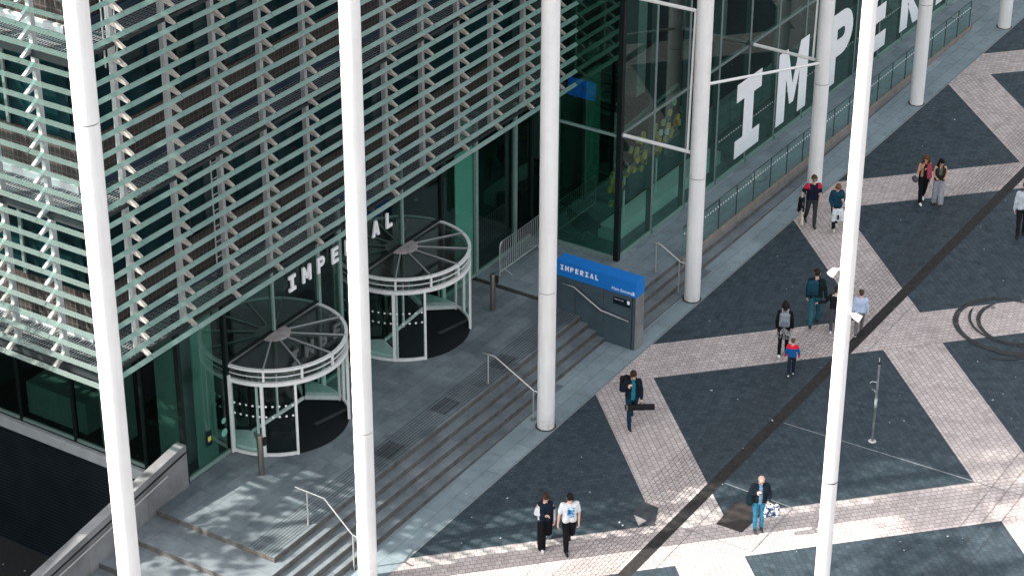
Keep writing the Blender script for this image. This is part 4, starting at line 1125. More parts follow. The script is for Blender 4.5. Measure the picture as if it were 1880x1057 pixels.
def person(x, y, z, heading, H, label, skin='fair', hair=('short', (.05, .03, .02)), top=None, legs=None, shoes=((.02, .02, .02), (.02, .02, .02)),
           L=(0, 0), R=(0, 0), armL=None, armR=None, lean=.04, head=(0.12, 0), group=None, build=1.0, female=False):
    """heading: world angle faced.  L/R=(hip pitch, knee bend).  arm=(upper dir, fore dir) with x outward, y forward."""
    s = H / 1.75
    P = bpy.data.objects.new('person', None)
    def sc(v): return V(v[0] * s, v[1] * s, v[2] * s)
    # --- skeleton (unit: 1.75 m tall), facing +Y, right hand at +X
    def legj(side, a, k):
        hip = V(side * .095, 0, .905); th = V(0, math.sin(a), -math.cos(a)); kn = hip + th * .425
        sh = V(0, math.sin(a - k), -math.cos(a - k)); an = kn + sh * .40
        fa = max(-1.1, min(.35, (a - k) * .9 if (a - k) < 0 else (a - k) * .7))
        toe = V(0, math.cos(fa), math.sin(fa)); hl = V(0, -math.sin(fa), math.cos(fa))
        return hip, kn, an, toe, hl
    jl = legj(-1, *L); jr = legj(1, *R)
    low = min((j[2] - j[4] * .075).z + min(0, (j[3] * .16).z) for j in (jl, jr))
    off = V(0, 0, -low)
    jl = [jl[0] + off, jl[1] + off, jl[2] + off, jl[3], jl[4]]; jr = [jr[0] + off, jr[1] + off, jr[2] + off, jr[3], jr[4]]
    sl = math.sin(lean); pel = V(0, 0, .95) + off; wai = V(0, sl * .14, 1.10) + off; che = V(0, sl * .40, 1.30) + off; nec = V(0, sl * .55 - .01, 1.475) + off
    hd, tw = head
    hc = nec + V(0, .025 + .10 * math.sin(hd), .125 + .03 * math.cos(hd))
    sw_ = .160 if female else .180
    sh = {-1: V(-sw_, sl * .48 - .005, 1.415) + off, 1: V(sw_, sl * .48 - .005, 1.415) + off}
    dft = (V(.12, -.05, -1), V(.02, .18, -1))
    arms = {}
    for side, a in ((-1, armL), (1, armR)):
        u, f = a or dft; u = V(*u).normalized(); f = V(*f).normalized()
        u = V(u.x * side, u.y, u.z); f = V(f.x * side, f.y, f.z)
        el = sh[side] + u * .285; wr = el + f * .25
        arms[side] = (sh[side], el, wr, f)
    # --- body, one continuous surface with fingers
    b = MB()
    def cap(p0, r0, p1, r1, n=12): capsule(b, sc(p0), r0 * s, sc(p1), r1 * s, n)
    for d in (-1, 1):
        cap(pel + V(d * .075, 0, .0), .105, wai + V(d * .06, 0, 0), .092); cap(wai + V(d * .06, 0, 0), .092, che + V(d * .085, 0, .02), .105)
        cap(che + V(d * .085, 0, .02), .105, sh[d] + V(-d * .03, 0, -.02), .06)
    cap(che, .11, nec, .062); cap(nec, .052, nec + V(0, .012, .09), .05)
    for j in (jl, jr):
        cap(j[0], .080, j[1], .046); cap(j[1], .046, j[2], .032); cap(j[1] + (j[2] - j[1]) * .3 - j[3] * .012, .042, j[2], .030)
        cap(j[2] - j[4] * .04 - j[3] * .03, .036, j[2] - j[4] * .05 + j[3] * .13, .03)
    for d in (-1, 1):
        S0, E, Wr, f = arms[d]
        cap(S0, .052, E, .040); cap(E, .040, Wr, .026)
        # palm and five fingers
        side = V(d, 0, 0) - f * f.x * d
        if side.length < .2: side = V(0, 1, 0)
        side.normalize(); nrm = f.cross(side).normalized()
        # finger row lies fore-aft for a hanging hand
        row = nrm if abs(nrm.y) > abs(side.y) else side
        thick = f.cross(row).normalized()
        curl = (-side if row is not side else nrm)
        if curl.dot(V(-d, .2, 0)) < 0: curl = -curl
        if row.y < 0: row = -row
        for k in (-1, 0, 1): cap(Wr + row * .012 * k, .021, Wr + f * .085 + row * .024 * k, .017, 8)
        for k, ln in ((-1.5, .062), (-.5, .074), (.5, .078), (1.5, .070)):
            q0 = Wr + f * .088 + row * .0185 * k; q1 = q0 + (f * .85 + curl * .45).normalized() * ln * .55; q2 = q1 + (f * .4 + curl * .9).normalized() * ln * .5
            cap(q0, .0105, q1, .0095, 8); cap(q1, .0095, q2, .008, 8)
        t0 = Wr + f * .03 + row * .028; t1 = t0 + (row * .8 + f * .6 + curl * .25).normalized() * .045; t2 = t1 + (f * .9 + curl * .5).normalized() * .032
        cap(t0, .014, t1, .012, 8); cap(t1, .012, t2, .009, 8)
    # head: skull, jaw, nose, brow, ears
    Mh = Matrix.Rotation(-tw, 3, 'Z') @ Matrix.Rotation(-hd, 3, 'X')
    def hp(v): return hc + Mh @ V(*v)
    def hcap(p0, r0, p1, r1, n=12): cap(hp(p0), r0, hp(p1), r1, n)
    hcap((0, -.025, .03), .088, (0, .02, .03), .082); hcap((0, .03, .0), .068, (0, .045, -.055), .048); hcap((0, .05, -.07), .034, (0, .058, -.085), .026)
    hcap((0, .095, .015), .012, (0, .115, -.022), .015, 8); hcap((-.045, .078, .035), .014, (.045, .078, .035), .014, 8)
    for d in (-1, 1): hcap((d * .083, -.008, .02), .016, (d * .08, -.004, -.02), .012, 8)
    hcap((-.02, .088, -.05), .010, (.02, .088, -.05), .010, 8)
    body = fuse(b, 'person', SKIN[skin], .0095 * s, None, 3)
    P = body; bpy.data.objects.remove(bpy.data.objects['person']) if False else None
    tag(P, label, 'person', group)
    for d in (-1, 1):
        e = MB(); e.sphere(sc(hp((d * .032, .094, .012))), .0105 * s, 8, 6); o = bpy.data.objects.new('eye', e.mesh('eye')); COL.objects.link(o); o.data.materials.append(EYE); o.parent = P
    e = MB(); e.sphere(sc(hp((0, .098, -.05))), .02 * s, 10, 6, (1, .35, .35)); o = bpy.data.objects.new('mouth', e.mesh('mouth')); COL.objects.link(o); o.data.materials.append(LIP); o.parent = P
    # --- hair
    st, hcol = hair
    hm = cloth(tuple(v * .7 for v in hcol), .6); b = MB()
    if st != 'bald':
        hcap((0, -.035, .045), .092, (0, .012, .060), .088); hcap((0, -.055, .0), .072, (0, -.05, .04), .085)
        if st in ('short', 'fringe'):
            for d in (-1, 1): hcap((d * .062, .0, .03), .034, (d * .055, .045, .075), .038)
            hcap((-.045, .07, .085), .030, (.045, .07, .085), .030)
            if st == 'fringe': hcap((-.05, .085, .065), .026, (.05, .088, .06), .028)
        if st in ('long', 'curly', 'pony', 'bob'):
            w = 1.35 if st == 'curly' else 1.0
            for d in (-1, 1):
                hcap((d * .06, -.02, .04), .045 * w, (d * .085, -.01, -.06), .034 * w)
                if st != 'bob' and st != 'pony':
                    hcap((d * .085, -.01, -.06), .036 * w, (d * .09, -.02, -.20), .030 * w * w)
            hcap((0, -.07, 0), .07, (0, -.085, -.08 if st in ('bob', 'pony') else -.26), .062 * w if st != 'bob' else .07)
            if st == 'curly':
                rr = random.Random(int(x * 100))
                for _ in range(34):
                    a = rr.uniform(0, 2 * PI); zz = rr.uniform(-.25, .12); rad = .115 if zz < .05 else .085
                    px_, py_ = rad * math.cos(a), -.03 + rad * math.sin(a)
                    if py_ > .045 and zz < .08: continue
                    hcap((px_, py_, zz), .03, (px_ * 1.1, py_ * 1.05, zz - .03), .026, 8)
            if st == 'pony': hcap((0, -.12, .03), .035, (0, -.15, -.20), .028)
        fuse(b, 'hair', hm, .010 * s, P, 2, (.02, .006 * s) if st != 'curly' else (.03, .02 * s))
    else:
        for d in (-1, 1): hcap((d * .07, -.03, .015), .028, (d * .05, -.075, .0), .03)
        hcap((-.05, -.08, .0), .03, (.05, -.08, .0), .03); fuse(b, 'hair', hm, .010 * s, P, 2)
    # --- trousers / skirt
    lg = dict(kind='trousers', mat=None, w=1.0, length=1.0, rise=.0); lg.update(legs or {})
    b = MB(); w = lg['w']
    for d in (-1, 1): cap(pel + V(d * .078, -.005, .02 + lg['rise']), .112, pel + V(d * .075, -.005, -.05), .115)
    for j in (jl, jr):
        end = j[1] + (j[2] - j[1]) * (.99 if lg['length'] >= 1 else lg['length'])
        cap(j[0], .100, j[1], max(.062, .068 * w)); cap(j[1], max(.062, .068 * w), end, max(.050, .058 * w) * (1.1 if w > 1.2 else 1)); cap(j[1] + (end - j[1]) * .3 - j[3] * .012, .058, end, .050)
    fuse(b, lg['kind'], lg['mat'], .012 * s, P, 3, (.09 * s, .022 * s))
    if lg.get('skirt'):
        b = MB()
        mid = (jl[1] + jr[1]) / 2
        for k in range(12):
            a = 2 * PI * k / 12; top_ = pel + V(.125 * math.cos(a), .09 * math.sin(a), .03)
            bot = pel + (mid - pel) * .70 + V(.19 * math.cos(a), .15 * math.sin(a), 0)
            cap(top_, .03, bot, .028, 8)
        cap(pel, .1, pel + V(0, 0, -.12), .13)
        fuse(b, 'skirt', lg['skirt'], .013 * s, P, 3, (.06 * s, .02 * s))
    # --- top
    tp = dict(kind='shirt', mat=None, w=1.0, sleeve='long', hem=0.0, collar=False); tp.update(top or {})
    if tp['mat']:
        b = MB(); w = tp['w']
        hemp = pel + V(0, 0, .03 - tp['hem'])
        for d in (-1, 1):
            cap(hemp + V(d * .075, 0, 0), .118 * w, wai + V(d * .062, 0, 0), .108 * w); cap(wai + V(d * .062, 0, 0), .108 * w, che + V(d * .085, 0, .02), .120 * w)
            if tp['sleeve'] != 'none': cap(che + V(d * .085, 0, .03), .12 * w, sh[d] + V(-d * .02, 0, -.005), .072 * w)
            else: cap(che + V(d * .07, 0, .03), .11 * w, sh[d] + V(-d * .07, 0, .0), .045)
            S0, E, Wr, f = arms[d]; sv = tp['sleeve']
            if sv == 'long': cap(S0, .064 * w, E, .055 * w); cap(E, .057 * w, Wr - f * .005, .044 * w)
            elif sv == 'short': cap(S0, .066 * w, S0 + (E - S0) * .72, .060 * w)
            elif sv == 'drop' : cap(S0 + (E - S0) * .55, .066 * w, E, .066 * w); cap(E, .066 * w, Wr - f * .01, .056 * w)
        cap(che + V(0, 0, .03), .118 * w, nec + V(0, 0, -.02), .066)
        if tp['collar']:
            for k in range(10):
                a = 2 * PI * k / 10; cap(nec + V(.062 * math.cos(a), .055 * math.sin(a) + .0, .0), .022, nec + V(.066 * math.cos(a), .06 * math.sin(a), .035), .016, 8)
        # flat hem: cut everything below
        zc = (hemp.z - .105 * w) * s
        o = fuse(b, tp['kind'], tp['mat'], .012 * s, P, 3, (.10 * s, .024 * s))
        if tp.get('inner'):   # shirt front seen in an open jacket
            b = MB(); cap(che + V(0, .075, .06), .07, wai + V(0, .07, -.05), .075); cap(wai + V(0, .07, -.05), .075, hemp + V(0, .075, -.05), .07)
            cap(che + V(0, .06, .06), .06, nec + V(0, .025, .0), .05)
            fuse(b, 'shirt', tp['inner'], .012 * s, P, 3, (.08 * s, .014 * s))
    # --- shoes
    c1, c2 = shoes
    for j in (jl, jr):
        b = MB(); an, toe, up_ = j[2], j[3], j[4]
        cap(an - up_ * .035 - toe * .035, .044, an - up_ * .043 + toe * .09, .041); cap(an - up_ * .043 + toe * .09, .041, an - up_ * .050 + toe * .165, .034); cap(an + up_ * .0, .046, an - up_ * .03, .046)
        sh_o = fuse(b, 'shoe', cloth(c1, .55), .011 * s, P, 2)
        b = MB()
        for q in (-1, 1): cap(an - up_ * .068 - toe * .055 + V(q * .016, 0, 0), .020, an - up_ * .070 + toe * .165 + V(q * .014, 0, 0), .018, 8)
        so_ = fuse(b, 'sole', cloth(c2, .6), .010 * s, None, 1); so_.parent = sh_o
    ang = heading - PI / 2
    P.location = (x, y, z); P.rotation_euler = (0, 0, ang)
    P['_j'] = 0; del P['_j']
    R_ = Matrix.Translation((x, y, z)) @ Matrix.Rotation(ang, 4, 'Z')
    return dict(o=P, M=R_, s=s, arms=arms, che=che, pel=pel, nec=nec, sh=sh, jl=jl, jr=jr, sc=sc, hc=hc, hp=hp, off=off)
def held(pr, name, label, cat, group=None):
    o = bpy.data.objects.new(name, None); COL.objects.link(o)
    o.matrix_world = pr['M']; o.location = pr['M'].translation; o.rotation_euler = pr['M'].to_euler()
    return tag(o, label, cat, group)
def sub(b, name, mat, root, vox=None, noise=None, smooth=2):
    if vox: return fuse(b, name, mat, vox, root, smooth, noise)
    o = bpy.data.objects.new(name, b.mesh(name)); COL.objects.link(o); o.data.materials.append(mat); o.parent = root; return o
def backpack(pr, label, col, col2, strapcol, size=1.0, sidex=0.0, y0=-.17):
    s = pr['s']; c = pr['che']; r = held(pr, 'backpack', label, 'backpack')
    b = MB()
    for dx in (-1, 1):
        for dz in (-.20, .13):
            capsule(b, (V(sidex + dx * .09 * size, c.y + y0 - .03, c.z + dz * size)) * s, .075 * s * size, (V(sidex - dx * .09 * size, c.y + y0 - .03, c.z + dz * size)) * s, .075 * s * size)
        capsule(b, V(sidex + dx * .09 * size, c.y + y0 - .03, c.z - .20 * size) * s, .078 * s * size, V(sidex + dx * .085 * size, c.y + y0 - .03, c.z + .14 * size) * s, .07 * s * size)
    capsule(b, V(sidex, c.y + y0 - .03, c.z - .20 * size) * s, .085 * s * size, V(sidex, c.y + y0 - .03, c.z + .14 * size) * s, .08 * s * size)
    sub(b, 'bag_body', cloth(col, .7), r, .012, (.07, .012))
    b = MB()
    capsule(b, V(sidex - .06, c.y + y0 - .105, c.z - .17) * s, .05 * s * size, V(sidex + .06, c.y + y0 - .105, c.z - .17) * s, .05 * s * size)
    capsule(b, V(sidex - .06, c.y + y0 - .105, c.z - .09) * s, .045 * s * size, V(sidex + .06, c.y + y0 - .105, c.z - .09) * s, .045 * s * size)
    sub(b, 'front_pocket', cloth(col2, .7), r, .010)
    for dx in (-1, 1):
        b = MB(); sx = sidex + dx * .085 if sidex == 0 else dx * .085
        b.tube([V(sidex + dx * .075, c.y + y0 + .02, c.z + .15) * s, V(sx, c.y - .08, c.z + .205) * s, V(sx, c.y + .02, c.z + .225) * s, V(sx * 1.1, c.y + .135, c.z + .12) * s, V(sx * 1.25, c.y + .12, c.z - .08) * s, V(sidex + dx * .11, c.y + y0 + .05, c.z - .2) * s], .018 * s, 8)
        sub(b, 'strap', cloth(strapcol, .7), r)
    b = MB(); b.tube([V(sidex - .03, c.y + y0, c.z + .20 * size) * s, V(sidex - .02, c.y + y0, c.z + .25 * size) * s, V(sidex + .02, c.y + y0, c.z + .25 * size) * s, V(sidex + .03, c.y + y0, c.z + .20 * size) * s], .009 * s, 8); sub(b, 'grab_loop', cloth(strapcol, .7), r)
    return r
def handpt(pr, d, k=.10):
    S0, E, Wr, f = pr['arms'][d]; return (Wr + f * k) * pr['s']
WALK = dict(L=(.38, .12), R=(-.30, .35))
WALK2 = dict(L=(-.30, .45), R=(.36, .10))
toward = math.atan2(-.52, -.85); away = math.atan2(.40, .92)
bk = (.012, .013, .016); navy = (.012, .018, .032); white = (.75, .75, .74)

# man with sunglasses, coat over his arm and a canvas bag
jersey = zbands('sports_jersey', [([(3, .13, .40), (2, 1.36, 1.60)], (.55, .02, .05))], (.010, .012, .028))
p = person(14.18, -.94, gz(14.18), math.atan2(-.62, -.78), 1.80, 'man in navy and red shirt and sunglasses walking beside the white column', hair=('short', (.10, .055, .03)), top=dict(mat=jersey, sleeve='short', w=1.06),
    legs=dict(mat=cloth((.040, .042, .046))), shoes=((.05, .045, .042), (.03, .03, .03)), armL=((.18, .08, -1), (.0, .25, -1)), armR=((.55, .0, -.9), (.05, .35, -1)), L=(.10, .05), R=(-.34, .22), lean=.05, group=None)
b = MB(); b.bar(p['hp']((-.075, .098, .014)) * p['s'], p['hp']((.075, .098, .014)) * p['s'], .02, .035); sub(b, 'sunglasses', EYE, p['o'])
c = held(p, 'coat', 'black coat hanging over the arm of the man with sunglasses', 'coat'); hp_ = handpt(p, 1, -.02); b = MB()
for dx in (-.05, .0, .05): capsule(b, hp_ + V(dx, -.05, .05), .05, hp_ + V(dx * 1.4, -.10, -.42), .045)
capsule(b, hp_ + V(0, .04, .06), .045, hp_ + V(.03, .05, -.30), .04); sub(b, 'coat_cloth', cloth(bk), c, .013, (.06, .03))
c = held(p, 'tote_bag', 'cream canvas bag hanging from the hand of the man with sunglasses', 'bag'); hp_ = handpt(p, 1, .07); b = MB()
for dy in (-.012, .012): b.tube([hp_ + V(-.01, dy - .08, -.30), hp_ + V(0, dy - .01, .0), hp_ + V(.01, dy + .08, -.30)], .012, 8)
sub(b, 'bag_handle', cloth((.55, .47, .38)), c); b = MB()
for q in (-.12, 0, .12): capsule(b, hp_ + V(0, q * .8, -.31), .035, hp_ + V(0, q * 1.25, -.66), .05)
sub(b, 'bag_body', cloth((.60, .51, .41)), c, .014, (.08, .03))
# woman with the white carrier bag
p = person(14.42, -1.66, gz(14.4), math.atan2(-.62, -.78), 1.60, 'woman in dark teal jacket looking down at a white carrier bag', hair=('bob', (.22, .11, .055)), top=dict(mat=cloth((.010, .045, .075)), w=1.22, hem=.04, kind='jacket'),
    legs=dict(mat=cloth(bk)), shoes=((.62, .57, .52), (.6, .58, .55)), armL=((.30, .12, -.9), (-.35, .85, .35)), armR=((.25, .05, -1), (-.20, .55, -.8)), L=(-.15, .30), R=(.25, .08), head=(.75, 0), female=True)
c = held(p, 'carrier_bag', 'white plastic carrier bag held in front of the woman in teal', 'bag'); hp_ = handpt(p, 1, .1); b = MB()
for dx in (-.16, -.05, .06): capsule(b, hp_ + V(-.10 + dx, .02, -.02), .06, hp_ + V(-.10 + dx * 1.25, .03, -.33), .085)
sub(b, 'bag_body', cloth((.60, .64, .66), .5), c, .014, (.06, .05)); b = MB(); b.box(hp_.x - .17, hp_.y + .125, hp_.z - .30, hp_.x - .11, hp_.y + .14, hp_.z - .14); sub(b, 'bag_print', cloth(bk), c)
# two young women
p = person(17.50, -3.24, gz(17.5), math.atan2(-.62, -.78), 1.70, 'young woman with long curly brown hair, black trousers and red scarf', 'tan', ('curly', (.13, .065, .035)), top=dict(mat=cloth(bk), sleeve='none', w=.95),
    legs=dict(mat=cloth((.008, .008, .010)), w=1.15), shoes=((.75, .75, .75), (.7, .7, .7)), armL=((.1, -.05, -1), (.0, .2, -1)), armR=((.28, .22, -.9), (-.30, .35, .88)), L=(-.22, .30), R=(.18, .05), head=(.35, .2), female=True)
c = held(p, 'scarf', 'dusky red scarf over the shoulder of the curly-haired woman', 'scarf'); b = MB(); n_ = p['nec'] * p['s']
for dx in (-.07, -.11, -.15): capsule(b, n_ + V(dx, .09, -.03), .035, n_ + V(dx * 1.25, .13, -.48), .032)
for dx in (.09, .12): capsule(b, n_ + V(dx, .085, -.03), .028, n_ + V(dx * 1.1, .12, -.42), .026)
sub(b, 'scarf_cloth', zbands('scarf_wool', [([(0, .02, .4)], (.33, .16, .09))], (.36, .055, .085)), c, .011, (.05, .02))
c = held(p, 'handbag', 'round grey handbag on the arm of the curly-haired woman', 'bag'); e_ = p['arms'][1][1] * p['s']; b = MB()
capsule(b, e_ + V(.07, -.06, -.22), .095, e_ + V(.07, .06, -.22), .095); sub(b, 'bag_body', cloth((.07, .075, .08), .5), c, .012)
b = MB(); b.tube([e_ + V(.07, -.07, -.15), e_ + V(.01, -.04, .02), e_ + V(.01, .04, .02), e_ + V(.07, .07, -.15)], .008, 8); sub(b, 'bag_handle', cloth((.3, .3, .3), .4), c)
p = person(17.62, -3.72, gz(17.6), math.atan2(-.55, -.84), 1.64, 'young woman with long black hair, dark sleeveless top and wide grey trousers', 'tan', ('long', (.012, .010, .010)), top=dict(mat=zbands('patterned_top', [([(0, -.05, .05), (2, 1.1, 1.4)], (.09, .10, .08))], (.02, .024, .02)), sleeve='none'),
    legs=dict(mat=cloth((.27, .28, .30)), w=1.55), shoes=((.03, .03, .03), (.6, .6, .6)), armL=((.22, -.02, -1), (-.35, .85, -.1)), armR=((.18, .05, -1), (-.25, .9, -.1)), L=(.10, .06), R=(-.06, .10), head=(.45, -.35), female=True)
# man at the right edge
p = person(16.95, -6.80, gz(16.9), away, 1.86, 'man in pale grey sweatshirt and black trousers, cut by the right edge', hair=('short', (.08, .045, .03)), top=dict(mat=cloth((.42, .46, .50)), w=1.08), legs=dict(mat=cloth(bk)), armL=((.22, -.12, -1), (.02, .05, -1)), armR=((.15, .1, -1), (0, .25, -1)), **dict(L=(-.10, .12), R=(.25, .06)))
# family walking away
p = person(8.78, -3.72, gz(8.7), away, 1.80, 'man in dark sweater and teal jeans carrying a blue backpack on one shoulder', hair=('short', (.025, .018, .015)), top=dict(mat=cloth((.008, .016, .018)), w=1.06, hem=.04), legs=dict(mat=cloth((.018, .10, .13))), armL=((.20, -.1, -1), (.02, .1, -1)), armR=((.28, -.02, -1), (.12, .02, -1)), L=(-.42, .28), R=(.24, .05))
backpack(p, 'dark blue backpack slung on the left shoulder of the man in teal jeans', (.008, .045, .075), (.006, .03, .05), (.006, .02, .035), 1.0, -.10)
p = person(8.72, -4.38, gz(8.7), away, 1.44, 'boy in black sweater holding the hand of the man in teal jeans', hair=('short', (.05, .03, .02)), top=dict(mat=zbands('black_sweater', [([(2, 1.16, 1.4), (3, 0, .1)], (.7, .7, .68))], (.010, .011, .013)), w=1.06), legs=dict(mat=cloth((.06, .055, .065))), shoes=((.65, .64, .63), (.6, .6, .6)), armL=((.55, -.02, -.8), (.75, .05, -.25)), armR=((.15, .1, -1), (0, .2, -1)), L=(-.30, .55), R=(.28, .06))
p = person(8.98, -5.05, gz(8.9), away, 1.42, 'boy in pale blue sweatshirt and grey leggings stepping onto the drain channel', hair=('short', (.09, .05, .025)), top=dict(mat=cloth((.40, .48, .62)), w=1.18), legs=dict(mat=cloth((.12, .115, .125))), shoes=((.02, .02, .022), (.65, .65, .65)), armL=((.22, -.08, -1), (.05, .02, -1)), armR=((.25, .02, -1), (.05, .12, -1)), L=(-.38, .22), R=(.26, .04))
p = person(6.74, -3.74, gz(6.7), away, 1.70, 'woman with dark ponytail, black top, patterned skirt and black leggings', hair=('pony', (.020, .014, .012)), top=dict(mat=cloth((.008, .009, .011)), w=1.04), legs=dict(mat=cloth((.006, .006, .008)), w=.82, skirt=zbands('patterned_skirt', [], (.06, .06, .06))), shoes=((.62, .62, .62), (.7, .7, .7)), armL=((.20, -.05, -1), (.0, .12, -1)), armR=((.22, .02, -1), (.05, .15, -1)), L=(-.20, .12), R=(.12, .05), female=True)
def mat_speckle(name, a, bcol, sc_):
    m, nt = new_mat(name); t = NT(nt); tc = t.n('ShaderNodeTexCoord').outputs['Object']
    t.out(t.bsdf(t.mix(t.maprange(t.noise(tc, sc_, 3), .47, .53, 0, 1), c4(a), c4(bcol)), .85)); return m
for ch in p['o'].children:
    if ch.name.startswith('skirt'): ch.data.materials[0] = mat_speckle('skirt_print', (.025, .025, .028), (.38, .38, .38), 26)
backpack(p, 'pale grey backpack worn by the woman in the patterned skirt', (.20, .23, .26), (.13, .15, .18), (.33, .36, .38), .95)
kid = zbands('red_blue_jersey', [([(2, .86, 1.2)], (.60, .012, .03)), ([(2, .5, .66), (3, .15, .5)], (.60, .012, .03))], (.010, .085, .26))
p = person(5.92, -4.42, gz(5.9), away, 1.14, 'small boy in red and blue sweater walking behind the woman with the backpack', hair=('short', (.15, .075, .04)), top=dict(mat=kid, w=1.14, hem=.02), legs=dict(mat=cloth(navy), w=1.1), shoes=((.55, .55, .56), (.7, .7, .7)), armL=((.30, -.05, -1), (.10, .05, -1)), armR=((.34, .02, -1), (.12, .1, -1)), L=(-.28, .25), R=(.10, .04))
# man with the instrument case
p = person(1.28, -1.94, gz(1.28), math.atan2(-.66, -.75), 1.76, 'man in teal shirt and dark jacket carrying a long black case', hair=('fringe', (.045, .022, .016)), top=dict(mat=cloth((.008, .014, .024)), w=1.08, kind='jacket', inner=cloth((.012, .16, .22))), legs=dict(mat=cloth((.006, .030, .050))), shoes=((.015, .015, .017), (.7, .7, .69)), armR=((.32, -.05, -.9), (-.45, .55, .70)), armL=((.20, .02, -1), (.02, .22, -1)), L=(-.30, .62), R=(.26, .06), head=(.28, .15))
backpack(p, 'black backpack hanging at the side of the man in the teal shirt', (.010, .010, .012), (.014, .014, .016), (.01, .01, .012), 1.05, .16, -.12)
c = held(p, 'instrument_case', 'long narrow black case carried level by the man in the teal shirt', 'case'); hp_ = handpt(p, -1, .12); b = MB()
b.bar(hp_ + V(-.34, .10, -.10), hp_ + V(.46, .02, -.10), .13, .15); sub(b, 'case_body', simple('case_fabric', (.012, .012, .013), .65), c).modifiers.new('bevel', 'BEVEL').width = .02
b = MB(); b.tube([hp_ + V(-.07, .06, -.03), hp_ + V(-.05, .05, .02), hp_ + V(.05, .04, .02), hp_ + V(.07, .03, -.03)], .011, 8); sub(b, 'case_handle', M['black'], c)
b = MB(); b.bar(hp_ + V(.40, .025, -.10), hp_ + V(.425, .023, -.10), .133, .153); sub(b, 'case_band', cloth((.20, .20, .20)), c)
# couple at the bottom
p = person(-4.74, -2.94, gz(-4.7), math.atan2(-.70, -.72), 1.68, 'young woman in black wide trousers with a dark top off one shoulder', hair=('long', (.06, .028, .02)), top=dict(mat=zbands('layered_top', [([(0, .16, .6), (2, .8, 1.32)], (.55, .56, .60)), ([(0, -.6, -.20), (2, .7, 1.18)], (.50, .46, .50))], (.008, .016, .028)), w=1.06, sleeve='drop', hem=.02), legs=dict(mat=cloth((.006, .006, .008)), w=1.75), shoes=((.68, .66, .60), (.66, .65, .6)),
    armR=((.26, .0, -1), (-.75, .65, .10)), armL=((.20, -.02, -1), (.08, .15, -1)), L=(-.12, .95), R=(.10, .04), head=(.45, .1), female=True)
tee = zbands('printed_tee', [([(0, -.10, .085), (2, 1.06, 1.36), (1, .05, .5)], 'print')], (.62, .63, .64))
p = person(-4.50, -3.50, gz(-4.5), math.atan2(-.70, -.72), 1.74, 'young man in white T-shirt with a blue printed square and black trousers', hair=('fringe', (.014, .010, .009)), top=dict(mat=tee, sleeve='short', w=1.08), legs=dict(mat=cloth((.007, .007, .009)), w=1.15), shoes=((.02, .02, .022), (.03, .03, .03)),
    armR=((.30, .03, -1), (.15, .12, -1)), armL=((.22, .04, -1), (-.05, .25, -1)), L=(-.16, .80), R=(.16, .04), head=(.34, .15))
# bald man at the cover
p = person(-1.20, -7.08, gz(-1.2), math.atan2(-.60, -.80), 1.66, 'bald man in dark jacket and bright blue jeans near the brown cover', hair=('bald', (.45, .43, .40)), top=dict(mat=cloth((.012, .020, .030)), w=1.16, kind='jacket', inner=cloth((.16, .28, .38))), legs=dict(mat=cloth((.04, .22, .36)), w=.95), shoes=((.05, .05, .06), (.03, .03, .03)),
    armR=((.34, -.02, -.9), (-.55, .55, .45)), armL=((.30, .0, -.95), (-.25, .75, -.30)), L=(.02, .12), R=(.08, .04), head=(.55, .0))
c = held(p, 'shopping_bag', 'blue and white patterned bag held by the bald man', 'bag'); hp_ = handpt(p, -1, .07); b = MB()
for dx in (-.12, 0, .12): capsule(b, hp_ + V(-.10 + dx, .06, -.06), .06, hp_ + V(-.10 + dx * 1.1, .07, -.30), .075)
sub(b, 'bag_body', mat_speckle('bag_print', (.04, .06, .12), (.62, .68, .75), 13), c, .013, (.06, .04))
b = MB(); b.tube([hp_ + V(-.18, .08, -.04), hp_ + V(-.04, .02, .03), hp_ + V(0, .06, -.04)], .010, 8); sub(b, 'bag_handle', cloth((.6, .55, .45)), c)
c = held(p, 'shoulder_bag', 'dark rounded bag hanging at the right hip of the bald man', 'bag'); b = MB(); q_ = p['pel'] * p['s']
capsule(b, q_ + V(.24, .02, .18), .085, q_ + V(.25, .0, -.05), .10); capsule(b, q_ + V(.24, .08, .12), .07, q_ + V(.25, .08, -.03), .08); sub(b, 'bag_body', cloth((.008, .022, .028)), c, .013, (.06, .02))
b = MB(); n_ = p['nec'] * p['s']; b.tube([q_ + V(.24, .02, .22), n_ + V(.10, .06, -.03), n_ + V(.03, -.08, -.02)], .014, 8); sub(b, 'strap', cloth((.01, .02, .03)), c)

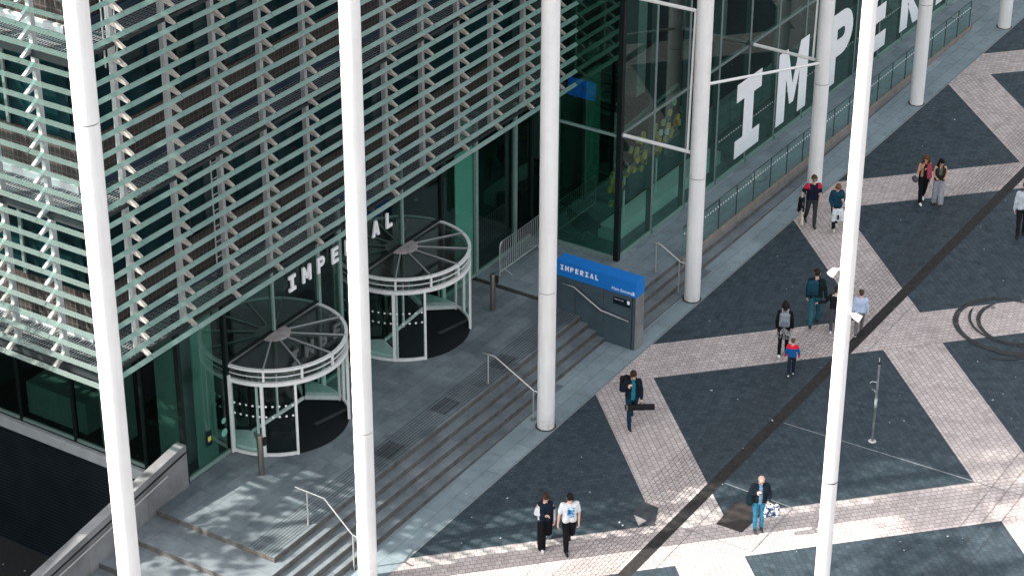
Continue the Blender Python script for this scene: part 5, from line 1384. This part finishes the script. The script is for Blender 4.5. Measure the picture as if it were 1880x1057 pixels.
# ================================================================== LIGHT, SKY, CAMERA
EL = math.radians(38.0)
tdir = Vector((math.cos(EL) * .707, -math.cos(EL) * .707, -math.sin(EL)))   # way the light travels
sun = bpy.data.lights.new('sun', 'SUN'); sun.energy = 3.5; sun.angle = math.radians(.53); sun.color = (1.0, .93, .85)
so = bpy.data.objects.new('sun', sun); COL.objects.link(so)
so.rotation_euler = tdir.to_track_quat('-Z', 'Y').to_euler(); so.location = (-40, 40, 60)
w = bpy.data.worlds.new('World'); scn.world = w; w.use_nodes = True
nt = w.node_tree; nt.nodes.clear(); t = NT(nt)
sky = t.n('ShaderNodeTexSky'); sky.sky_type = 'NISHITA'; sky.sun_disc = False
sky.sun_elevation = EL
sky.sun_rotation = math.atan2(-tdir.x, -tdir.y)
sky.air_density = 1.0; sky.dust_density = 3.0; sky.ozone_density = 1.0
hs = t.n('ShaderNodeHueSaturation'); hs.inputs['Saturation'].default_value = .22
t.l(sky.outputs[0], hs.inputs['Color'])
bg = t.n('ShaderNodeBackground'); bg.inputs[1].default_value = .15; t.l(hs.outputs[0], bg.inputs[0])
wo = t.n('ShaderNodeOutputWorld'); t.l(bg.outputs[0], wo.inputs[0])

cam = bpy.data.cameras.new('camera'); co = bpy.data.objects.new('camera', cam); COL.objects.link(co)
cam.sensor_width = 36.0; cam.sensor_fit = 'HORIZONTAL'; cam.lens = 4193.4 / 1880 * 36.0
cam.clip_end = 2000; cam.clip_start = 1
Rr = Vector((0.54220967, -0.84023607, 0.00346892)); Up = Vector((0.40100736, 0.26239615, 0.87769092)); Fw = Vector((0.7383778, 0.47450144, -0.47921458))
mw = Matrix(((Rr.x, Up.x, -Fw.x, -44.7844), (Rr.y, Up.y, -Fw.y, -27.6740), (Rr.z, Up.z, -Fw.z, 33.0), (0, 0, 0, 1)))
co.matrix_world = mw
scn.camera = co
scn.render.engine = 'CYCLES'
scn.view_settings.view_transform = 'Standard'; scn.view_settings.look = 'None'
scn.view_settings.exposure = 1.6; scn.view_settings.gamma = 1.0; scn.view_settings.use_curve_mapping = False
scn.cycles.max_bounces = 10; scn.cycles.transparent_max_bounces = 24; scn.cycles.glossy_bounces = 4
scn.cycles.use_denoising = True
scn.render.resolution_x = 1024; scn.render.resolution_y = 575
